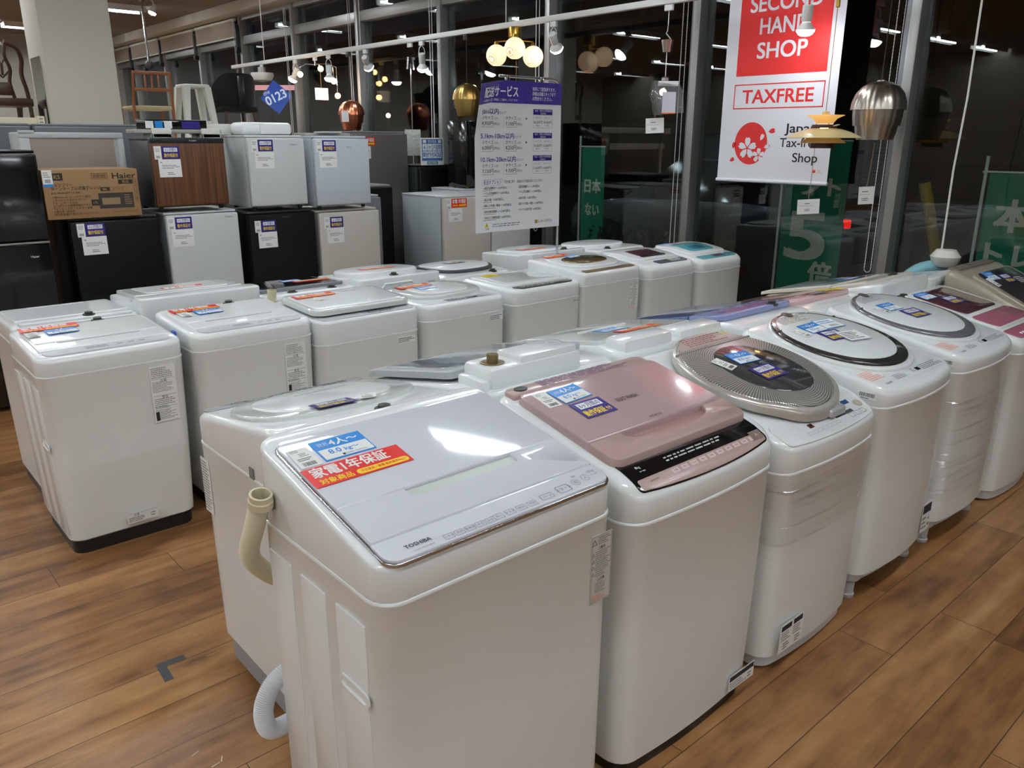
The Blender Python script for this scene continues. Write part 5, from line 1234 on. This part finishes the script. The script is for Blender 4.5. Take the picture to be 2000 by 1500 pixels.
b.build('cloth', t); MB().tube([(-.005,.012,0),(BW+.005,.012,0)],.013,BC,12).build('bottom_rod', t); MB().tube([(-.005,1.775,0),(BW+.005,1.775,0)],.013,ALU,12).build('top_rod', t)
for x in (.08, .82): MB().tube([(x,1.78,0),(x,CEIL-1.262-.16,0)],.0025,CHAIN,5).build('cord', t)

# ------------------------------------------------------------------ lighting rail and the lamps on it
RZ = 2.52
t = thing('lighting_rail', 'long white lighting rail carrying the lamps before the windows', 'lighting rail', T(RAILX, 0, RZ))
MB().box(-.024,.024,.6,11.95,-.0,.046,mat('rail_white',(226,226,224),.4),.003).build('track', t)
for y in (1.5, 3.45, 5.92, 8.42, 10.9): MB().tube([(0,y,.03),(0,y,CEIL-RZ)],.005,CHAIN,6).box(-.02,.02,y-.03,y+.03,.02,.045,ALU,.003).build('hanger', t)
def adaptor(b, m=None): return b.box(-.014,.014,-.035,.035,-.045,0,m or WHITE2,.004)
def spot(y, tilt, turn, lab, drop=.10, lit=True, m=None):
    t = thing('spot_lamp', lab, 'spotlight', T(RAILX, y, RZ), 'spotlights on the rail')
    m = m or WHITE2; adaptor(MB(), m).build('adaptor', t)
    M = T(0,0,-.045-drop*.35)@rotz(turn)@Matrix.Rotation(tilt,4,'X')
    MB().tube([(0,0,-.04),(-.03,0,-.07),(-.036,0,-.045-drop*.5),(-.036,0,-.045-drop)],.004,m,6).tube([(0,0,-.04),(.03,0,-.07),(.036,0,-.045-drop*.5),(.036,0,-.045-drop)],.004,m,6).build('yoke', t)
    h = T(0,0,-.045-drop)@rotz(turn)@Matrix.Rotation(tilt,4,'X')
    MB().lathe([(.001,.05),(.03,.05),(.034,.045),(.034,-.04),(.028,-.05)],m,20,h).build('socket', t)
    MB().lathe([(.026,-.05),(.038,-.07),(.055,-.09),(.058,-.096)],mat('bulb_body',(232,232,230),.35),22,h).build('bulb_neck', t)
    MB().lathe([(.058,-.096),(.056,-.108),(.045,-.124),(.028,-.134),(.001,-.138)],BULB,22,h).build('bulb', t)
spot(10.02, .5, .8, 'lit white spotlight, farthest along the rail')
spot(9.17, .0, 0, 'lit white spotlight hanging straight down beside the small warm bulbs', .12)
spot(8.33, -.9, 2.2, 'lit white spotlight left of the copper lamp\'s reflection, facing the shop', .07)
spot(7.24, -.35, 2.4, 'lit white spotlight with looped cable above the hanging frosted plate', .12)
spot(5.30, -.8, 2.0, 'lit white spotlight right of the three-globe lamp', .09)
spot(2.96, -.15, 2.2, 'lit white spotlight in front of the red banner', .13)
t = thing('flush_lamp', 'round white lamp with frosted shade, at the far rail end', 'ceiling lamp', T(RAILX, 11.0, RZ))
adaptor(MB()).build('adaptor', t); MB().lathe([(.05,-.03),(.055,-.035),(.055,-.10),(.05,-.105)],ALU,22,cap0=True).build('neck', t); MB().lathe([(.05,-.10),(.15,-.105),(.15,-.15),(.12,-.20),(.001,-.225)],mat('frosted_shade',(214,212,206),.5),26).build('shade', t)
t = thing('branch_lamp', 'small chrome branch lamp with warm bulbs and glowing tag', 'pendant lamp', T(RAILX, 9.5, RZ))
adaptor(MB()).build('adaptor', t); MB().tube([(0,0,-.04),(0,0,-.10)],.012,CHROME,10).build('stem', t)
for a, l, dz_ in ((2.3,.2,.17),(.4,.10,.10),(-.8,.22,.25),(-.8,.26,.42)):
    e = Vector((math.cos(a)*l, math.sin(a)*l, 0)); o = MB().tube([(0,0,-.09),tuple(e*.6+Vector((0,0,-.08))),tuple(e+Vector((0,0,-.12))),tuple(e+Vector((0,0,-dz_)))],.006,CHROME,7).build('arm', t)
    MB().ball(tuple(e+Vector((0,0,-dz_-.03))),.034,WARMB,8).build('bulb', o)
MB().tube([(.03,-.06,-.08),(.03,-.06,-.36)],.003,mat('tan_string',(170,120,70),.7),5).box(-.06,.12,-.063,-.061,-.50,-.36,PAPER).build('price_tag', t)
def pine_lamp(name, lab, y, z, k, m, X=RAILX, up=RZ):
    t = thing(name, lab, 'pendant lamp', T(X, y, z))
    def tier(pr): return MB().lathe([(r*k, h*k) for r, h in pr], m, 120, None, .02, 20)
    tier([(.03,.20),(.08,.19),(.125,.165),(.165,.115),(.186,.055),(.192,.0),(.186,.0)]).build('upper_shade', t)
    tier([(.160,.02),(.172,.0),(.170,-.05),(.161,-.112),(.156,-.112)]).build('middle_shade', t)
    tier([(.135,-.09),(.147,-.112),(.140,-.16),(.126,-.212),(.12,-.212)]).build('lower_shade', t)
    MB().lathe([(.001,.21*k),(.03*k,.207*k),(.032*k,.196*k)],m,24).build('cap', t)
    MB().tube([(0,0,.2*k),(0,0,up-z-.05)],.0035,BLACK,6).build('cord', t); MB().box(-.02,.02,-.03,.03,up-z-.055,up-z,BLACK,.004).build('adaptor', t)
    return t
COP = mat('copper', (214,132,98), .28, 1); GOL = mat('brushed_gold', (176,148,86), .34, 1); NIC = mat('brushed_nickel', (176,168,156), .3, 1)
STR = mat('brown_string', (160,130,104), .8)
t = pine_lamp('layered_pendant_lamp', 'copper layered pendant lamp above the bluish-white fridge', 8.70, 1.83, .79, COP); MB().box(-.1,-.02,-.2,-.197,-.08,.04,PAPER,M=rotz(-.6)).build('price_tag', t)
pine_lamp('layered_pendant_lamp', 'brass layered pendant lamp beside the delivery price sign', 6.50, 1.93, .73, GOL)
t = pine_lamp('layered_pendant_lamp', 'brushed nickel layered pendant lamp by the right window post', 2.4795, 1.7486, .85, NIC, 5.25, CEIL)
def hang_tag(t, x0, z0, x1, z1, y=0, sq=1.0):
    MB().tube([(x0,y,z0),(x1*.5+x0*.5+.004,y,(z0+z1)/2),(x1,y,z1)],.0022,STR,5).build('string', t)
    M = frame((x1,y-.004,z1-.052), (.75,-.66,0), (0,0,1))@Matrix.Rotation(.05,4,'Z'); b = MB(); b.box(-.07*sq,.07*sq,-.055,.055,-.0008,.0008,PAPER,M=M); b.lines(M,-.03,.03,.018,.03,1,INK,.004); b.lines(M,-.06*sq,.06*sq,.004,.009,1,INKG,.0014,3); b.lines(M,-.03,.03,-.036,-.014,2,INK,.0014,4); b.build('price_tag', t)
hang_tag(t, -.03, -.2, -.06, -.47, -.02, .72)
# a spotlight and a drop rod on the ceiling farther in
t = thing('ceiling_spot', 'lit white spotlight on the ceiling above the teak chair', 'spotlight', T(4.27, 12.5, 0))
MB().box(-.05,.05,-.05,.05,CEIL-.03,CEIL,WHITE2,.01).build('base', t); MB().tube([(0,0,CEIL-.03),(.03,0,CEIL-.10)],.012,WHITE2,8).build('arm', t)
h = T(.02,0,CEIL-.15)@Matrix.Rotation(.4,4,'Y'); MB().lathe([(.03,.05),(.035,-.02),(.05,-.06),(.052,-.066)],WHITE2,18,h,cap0=True).build('socket', t); MB().lathe([(.052,-.066),(.045,-.085),(.001,-.10)],BULB,18,h).build('bulb', t)
t = thing('drop_rod', 'chrome rod with dark ball hanging from the ceiling above the teak chair', 'ceiling rod', T(4.25, 12.85, 0))
MB().tube([(0,0,CEIL),(0,0,2.62)],.016,CHROME,10).lathe([(.001,CEIL-.002),(.05,CEIL-.004),(.05,CEIL-.02),(.016,CEIL-.03)],CHROME,16).build('rod', t); MB().ball((0,0,2.58),.06,DGREY,8).build('ball', t)
# three-globe brass lamp
t = thing('globe_chandelier', 'brass lamp with three glowing swirled glass globes on the rail', 'pendant lamp', T(RAILX, 5.80, RZ))
MB().lathe([(.055,0),(.058,-.005),(.058,-.085),(.03,-.09),(.028,-.12),(.012,-.125),(.012,-.19)],BRASS,28,cap0=True,cap1=True).build('canopy', t)
def globe_mat():
    m = bpy.data.materials.new('glowing_swirled_glass'); m.use_nodes = True; nt = m.node_tree; b = nt.nodes['Principled BSDF']; g = N(nt, 'TexCoord'); mp = N(nt, 'Mapping'); mp.inputs['Rotation'].default_value = (.5,.5,0)
    nt.links.new(g.outputs['Object'], mp.inputs[0]); wv = N(nt, 'TexWave', Scale=42.0, Distortion=2.5, Detail=1.0); nt.links.new(mp.outputs[0], wv.inputs['Vector'])
    b.inputs['Base Color'].default_value = L3((250,222,180)); nt.links.new(ramp(nt, wv.outputs['Fac'], [(.2,(214,120,50)),(.6,(255,226,170)),(.9,(255,246,226))]), b.inputs['Emission Color']); b.inputs['Emission Strength'].default_value = 1.3; b.inputs['Roughness'].default_value = .15; return m
GLB = globe_mat(); e = Vector((.751,-.66,0)); n_ = Vector((-.66,-.751,0))
for a, zz in ((e*.165, -.245), (e*-.165, -.235), (n_*.15, -.19)):
    o = MB().tube([(0,0,-.115),tuple(a*.6+Vector((0,0,-.115))),tuple(a+Vector((0,0,-.12))),tuple(a+Vector((0,0,zz+.10)))],.006,BRASS,8).lathe([(.016,.0),(.02,-.01),(.024,-.035)],BRASS,16,T(a.x,a.y,zz+.115),cap0=True).build('arm', t)
    MB().lathe([(max(.001,.092*math.sin(PI*k/16)),.092*math.cos(PI*k/16)) for k in range(1,15)],GLB,28,T(a.x,a.y,zz)).build('globe', o)
MB().tube([(0,-.02,-.28),(0,-.02,-.62)],.002,mat('tan_string'),5).build('pull_cord', t)
# cord plug with clear bagged pendant
t = thing('bagged_glass_pendant', 'clear glass pendant still in its plastic bag, white tag below', 'pendant lamp', T(RAILX, 4.08, RZ))
adaptor(MB()).build('adaptor', t); CL = glass_mat('clear_glass', (238,240,242), .12)
MB().tube([(0,0,-.04),(.0,.0,-.14),(.02,.02,-.18),(-.02,.0,-.2),(.015,-.02,-.24),(0,0,-.28),(0,0,-.53)],.0035,WHITE2,6).build('cord', t)
MB().lathe([(.03,-.24),(.045,-.245),(.03,-.33),(.012,-.335)],CHROME,18).build('plug_cup', t); MB().lathe([(.02,-.5),(.03,-.51),(.03,-.54),(.001,-.54)],CHROME,16).build('lamp_holder', t)
MB().lathe([(max(.02,.105*math.sin(PI*k/18)),-.635+.105*math.cos(PI*k/18)) for k in range(1,17)],CL,28).build('shade', t)
BAG = glass_mat('plastic_bag', (240,240,244), .10, .12, bump=(18,.8), opac=.10, ocol=(220,220,226)); M = frame((0,0,-.66), (.75,-.66,0), (0,0,1)); b = MB()
b.loft([[(-.085,.13,.05),(.10,.11,.05),(.10,.11,-.05),(-.085,.13,-.05)],[(-.095,.05,.115),(.12,.04,.115),(.12,.04,-.115),(-.095,.05,-.115)],[(-.06,-.115,.10),(.135,-.10,.10),(.135,-.10,-.10),(-.06,-.115,-.10)]],BAG,M,cap1=True).build('plastic_bag', t)
MB().box(-.035,.065,-.10,.045,.119,.121,mat('paper_lilac',(206,204,214),.6),M=M).box(-.035,.065,-.108,-.10,.119,.1215,ORANGE,M=M).box(-.06,.09,.09,.125,.05,.06,PAPER,M=M).build('paper_slip', t)
hang_tag(t, -.03, -.6, -.045, -.80, .045)
# rod pendant with frosted plate
t = thing('plate_pendant', 'thin rod pendant ending in a crumpled frosted plate', 'pendant lamp', T(RAILX, 7.45, RZ))
adaptor(MB()).build('adaptor', t); MB().tube([(0,0,-.04),(.05,-.02,-.1),(-.04,.02,-.16),(0,0,-.22)],.004,BLACK,6).build('cord', t)
for x in (-.03, .03): MB().tube([(x,0,-.14),(x*1.3,0,-.26)],.012,CHROME,8).build('weight', t)
MB().tube([(0,0,-.2),(0,0,-.86)],.007,CHROME,8).build('rod', t); MB().box(-.085,.085,-.004,.004,-1.13,-.86,mat('frosted_plate',(176,178,174),.5,bump=(30,1.0)),.002,M=rotz(-.72)).build('plate', t); MB().tube([(0,0,-1.13),(0,0,-1.33)],.003,CHAIN,5).build('tail', t)
# cream layered pendant
t = thing('cream_pendant_lamp', 'cream many-shaded pendant lamp before the banner\'s lower right', 'pendant lamp', T(4.80, 2.585, 1.58)@Matrix.Scale(.82, 4))
CR = mat('cream_enamel', (226,206,152), .35, coat=.2); CRG = mat('cream_lit_shade', (240,190,110), .5, emit=.5); BRN = mat('dark_brown_ring', (60,36,26), .4)
MB().lathe([(.055,.10),(.062,.105),(.085,.135),(.135,.158),(.134,.160),(.08,.14),(.055,.118)],CRG,36).build('top_shade', t)
MB().lathe([(.022,.15),(.025,.155),(.025,.185),(.001,.19)],CR,18).build('cap', t); MB().lathe([(.086,.068),(.089,.068),(.089,.092),(.086,.092),(.086,.068)],BRN,32).build('ring', t)
for k in range(3): MB().tube([(.08*math.cos(2.1*k),.08*math.sin(2.1*k),.055),(.05*math.cos(2.1*k),.05*math.sin(2.1*k),.11)],.003,BRASS,5).build('strut', t)
MB().lathe([(.085,.066),(.12,.062),(.19,.040),(.25,.012),(.27,0),(.268,-.002),(.19,.036),(.085,.060)],CR,48).build('main_shade', t)
MB().lathe([(.10,.02),(.115,-.002),(.162,-.036),(.160,-.038),(.10,.01)],CR,40).build('lower_shade', t); MB().lathe([(.08,-.03),(.087,-.034),(.087,-.075),(.084,-.075),(.084,-.035)],BRN,32).build('bottom_ring', t)
MB().ball((0,0,.06),.03,WARMB,8).build('bulb', t); MB().tube([(0,0,.185),(.0,0,(CEIL-1.58)/.82)],.003,mat('tan_string'),5).build('cord', t); MB().lathe([(.001,.95),(.014,.945),(.014,.89),(.001,.885)],BRASS,12).build('cord_adjuster', t)
MB().box(-.03,.01,-.14,-.10,.046,.05,PAPER,M=Matrix.Rotation(-.35,4,'X')).build('sticker', t); hang_tag(t, -.05, -.06, -.06, -.45, .03, 1.2)
# white cord, cup and pale blue ring
t = thing('ring_pendant_lamp', 'pale blue ring pendant with white cup on a long white cord', 'pendant lamp', T(RAILX, 1.92, 0))
MB().tube([(0,0,RZ),(.01,.0,2.2),(-.005,-.01,1.8),(.012,.01,1.4),(0,0,1.0),(0,0,.935)],.006,OFFW,8).build('cord', t); adaptor(MB(),OFFW).build('adaptor', t, T(0,0,RZ))
MB().lathe([(.015,.945),(.055,.94),(.085,.90),(.07,.855),(.055,.84),(.001,.84)],OFFW,26,M=T(.02,-.02,0)@Matrix.Rotation(.0,4,'X')).build('cup', t)
M = frame((.0,.03,.60), (.80,-.6,0), (0,0,1))@T(0,.012,0); MB().tube([(.222*math.cos(2*PI*k/40),.222*math.sin(2*PI*k/40),0) for k in range(40)],.04,mat('pale_blue_enamel',(140,200,212),.3,coat=.3),14,M,closed=True).build('ring', t)

# ------------------------------------------------------------------ outside the glass
FG = mat('flag_green', (20,128,92), .7); FGT = mat('flag_cream', (220,216,196), .7)
def flag(lab, x, y0, y1, z0, z1, draw, wave=.03):
    t = thing('shop_flag', lab, 'flag', T(x, y0, 0)); Wd = y0-y1; M = frame((0,0,z0), (0,-1,0), (0,0,1)); H = z1-z0; b = MB()
    for i in range(8):
        for j in range(16): b.quad((Wd*i/8,H*j/16,0),(Wd*(i+1)/8,H*j/16,0),(Wd*(i+1)/8,H*(j+1)/16,0),(Wd*i/8,H*(j+1)/16,0),FG)
    draw(b, Wd, H); b.v = [(px+.05*(1-py/H)*0, py, pz+wave*.5*(py/H-.5)**2) for px, py, pz in b.v]; b.build('cloth', t, M)
    MB().tube([(0,.03,-.12),(0,.03,z1+.12)],.012,OFFW,8).build('pole', t); MB().tube([(0,.05,z1+.01),(0,-Wd,z1+.01)],.008,OFFW,8).build('cross_bar', t); MB().lathe([(.14,-.12),(.15,-.02),(.03,.02)],DGREY,16,T(0,.03,0),cap0=True).build('base', t)
def d1(b, w, h):
    b.text('日本', T(w*.5,h*.66,0), .11, FGT, bold=.05, z=.004, fit=w*.7); b.text('ない', T(w*.5,h*.45,0), .10, FGT, bold=.05, z=.004, fit=w*.6)
def d2(b, w, h):
    b.text('ポイ', T(w*.42,h*.90,0), .13, FGT, bold=.05, z=.004, fit=w*.5); b.text('ント', T(w*.6,h*.74,0), .12, FGT, bold=.05, z=.004, fit=w*.6); b.text('5', T(w*.42,h*.45,0), .40, FGT, bold=.03, z=.004, fit=w*.6); b.text('倍', T(w*.72,h*.22,0), .15, FGT, bold=.05, z=.004, fit=w*.36)
    b.poly([(w*.35+.15*math.cos(2*PI*k/24), .02+.09*math.sin(2*PI*k/24), .004) for k in range(24)], FGT)
def d3(b, w, h):
    b.text('本', T(w*.35,h*.74,0), .17, FGT, bold=.05, z=.004); b.text('トレ', T(w*.40,h*.50,0), .13, FGT, bold=.05, z=.004, fit=w*.6); b.poly([(0,h*.02,.004),(w,h*.02,.004),(w,h*.32,.004),(w*.1,h*.34,.004)],FGT)
flag('narrow green shop flag outside, left of the banner', 6.5, 6.25, 5.92, .3, 1.48, d1, .04)
flag('green shop flag with large number five, behind the banner foot', 6.5, 3.80, 3.24, .15, 1.55, d2)
flag('green shop flag outside at the right edge', 6.5, 2.19, 1.63, .2, 1.34, d3)
t = thing('leaning_pole', 'yellow and black pole leaning outside behind the white cord', 'pole', frame((7.2, 2.5, -.12), (1,0,0), (-.0,1,0)))
MB().tube([(0,0,0),(-.3,.30,1.36)],.045,mat('hazard_yellow',(200,160,30),.5),14).build('shaft', t); MB().tube([(-.3,.30,1.36),(-.305,.306,1.39)],.047,BLACK,14).build('cap', t)
R = random.Random(4); b = MB(); HB = mat('hedge_stem', (70,58,44), .9); HL = mat('hedge_leaf', (38,48,26), .8)
for i in range(150):
    y = R.uniform(4.15, 5.6); x = R.uniform(6.0, 6.25); z = R.uniform(.45,.72); b.tube([(x,y,-.12),(x+R.uniform(-.06,.06),y+R.uniform(-.1,.1),z)],.006,HB,4,caps=False)
for i in range(600):
    M = T(R.uniform(5.95,6.3),R.uniform(4.1,5.65),R.uniform(.38,.74))@Matrix.Rotation(R.uniform(0,6),4,(R.random(),R.random(),R.random()+.1)); b.rect(-.025,.025,-.015,.015,HL,M)
tag(b.build('hedge'), 'low dark hedge outside the glass beside the teal-windowed machine', 'hedge')
# parked car outside
CARP = mat('car_paint_dark', (50,52,58), .25, .3, coat=.5); CGL = mat('car_glass', (14,16,18), .06)
t = thing('parked_car', 'dark parked car outside with one red tail light lit', 'car', T(9.4, 6.4, -.12)@rotz(-PI/2))
pr = [(-2.05,.42),(-2.08,.62),(-1.95,.80),(-1.0,.92),(.9,.95),(1.9,.90),(2.08,.80),(2.1,.5),(2.0,.28),(-1.95,.28)]
b = MB(); ri = []
for yy, k in ((-.84,.9),(-.82,1),(0,1.03),(.82,1),(.84,.9)): ri.append([(x*(.985 if abs(yy)>.83 else 1), yy, .28+(z-.28)*k) for x, z in pr])
b.loft(ri, CARP, cap0=True, cap1=True).build('body', t)
b = MB(); ri = [[(x, s*yk, z) for x, yk, z in ((-1.1,.78,.90),(-.3,.64,1.42),(1.2,.64,1.44),(1.85,.76,.94))] for s in (-1, 1)]; b.loft(ri, CGL, closed=False).add([ri[0][0],ri[0][1],ri[0][2],ri[0][3]],[(0,1,2,3)],CGL).add([ri[1][0],ri[1][1],ri[1][2],ri[1][3]],[(0,1,2,3)],CGL).build('cabin_glass', t)
MB().box(-.35,1.25,-.63,.63,1.40,1.46,CARP,.02).build('roof', t)
for x in (-1.3, 1.3):
    for y in (-.78, .78): MB().tube([(x,y-.1,.31),(x,y+.1,.31)],.31,RUBBER,24).build('wheel', t)
for y, m in ((-.66, mat('tail_red_lit',(255,30,20),.3,emit=1)), (.66, mat('tail_red',(90,10,10),.3))): MB().box(2.02,2.12,y-.05,y+.05,.74,.84,m,.02).build('tail_light', t)
t = thing('moving_firm_sign', 'blue diamond sign reading 0123 outside the far windows', 'sign', frame((14, 29.1, 3.0), (.72,-.69,0), (0,0,1)))
SBL = mat('sign_lit_blue', (36,84,190), .5, emit=.9); SWL = mat('sign_lit_white', (240,240,240), .5, emit=1.0)
b = MB(); b.box(-.42,.42,-.42,.42,-.08,0,SBL,.02,M=Matrix.Rotation(PI/4+.1,4,'Z')).build('panel', t); MB().text('0123',Matrix.Rotation(.42,4,'Z'),.30,SWL,bold=.03,fit=.80,z=.01).text('the',Matrix.Rotation(.42,4,'Z')@T(-.25,.28,0),.14,SWL,z=.01).build('lettering', t)
MB().tube([(0,-.5,-.04),(0,-3.1,-.04)],.05,DGREY,10).build('pole', t)
o = MB().box(-1.6,1.0,.25,.42,-.2,-.1,mat('sign_pink_lit',(250,170,170),.5,emit=1.2)).build('light_band', t)
for i, (x, y, z) in enumerate(((22,34,2.6),(24,25,3.2),(20,16,2.9),(25,12,2.4),(22,6,2.2),(16,20,3.0))):
    t = thing('street_lamp', 'distant street lamp, number %s counting from the far end' % ('one','two','three','four','five','six')[i] if False else 'small distant street lamp outside, %s' % ('left of the copper lamp','above the copper lamp','near the brass lamp','left of the banner','right of the banner','behind the price sign')[i], 'street lamp', T(x, y, 0), 'distant street lamps')
    MB().tube([(0,0,-.12),(0,0,z)],.05,DGREY,8).build('post', t); MB().ball((0,0,z),.11,mat('street_glow',(255,220,160),.3,emit=14),8).build('lamp_head', t)

# ------------------------------------------------------------------ on the floor
TAPE = mat('dark_floor_tape', (58,62,64), .55); Mt = T(.565, 2.305, .0)@rotz(-.05)
tag(MB().box(.0,.085,-.008,.017,0,.0008,TAPE).box(.0,.026,-.085,-.004,0,.0010,TAPE).build('floor_tape', M=Mt), 'dark L-shaped tape mark stuck on the planks', 'tape')
for i, (x, y, a, s) in enumerate(((.52,1.865,.35,'straight one nearer the tape'),(.545,1.79,.1,'right-hand of the pair by the white hose'),(.565,1.80,1.1,'tilted one against the other'))):
    tag(MB().box(-.011,.011,-.0016,.0016,0,.0014,mat('scrap_cream',(226,214,190),.6)).build('paper_scrap', M=T(x,y,0)@rotz(a)), 'tiny pale scrap lying on the planks, '+s, 'scrap')
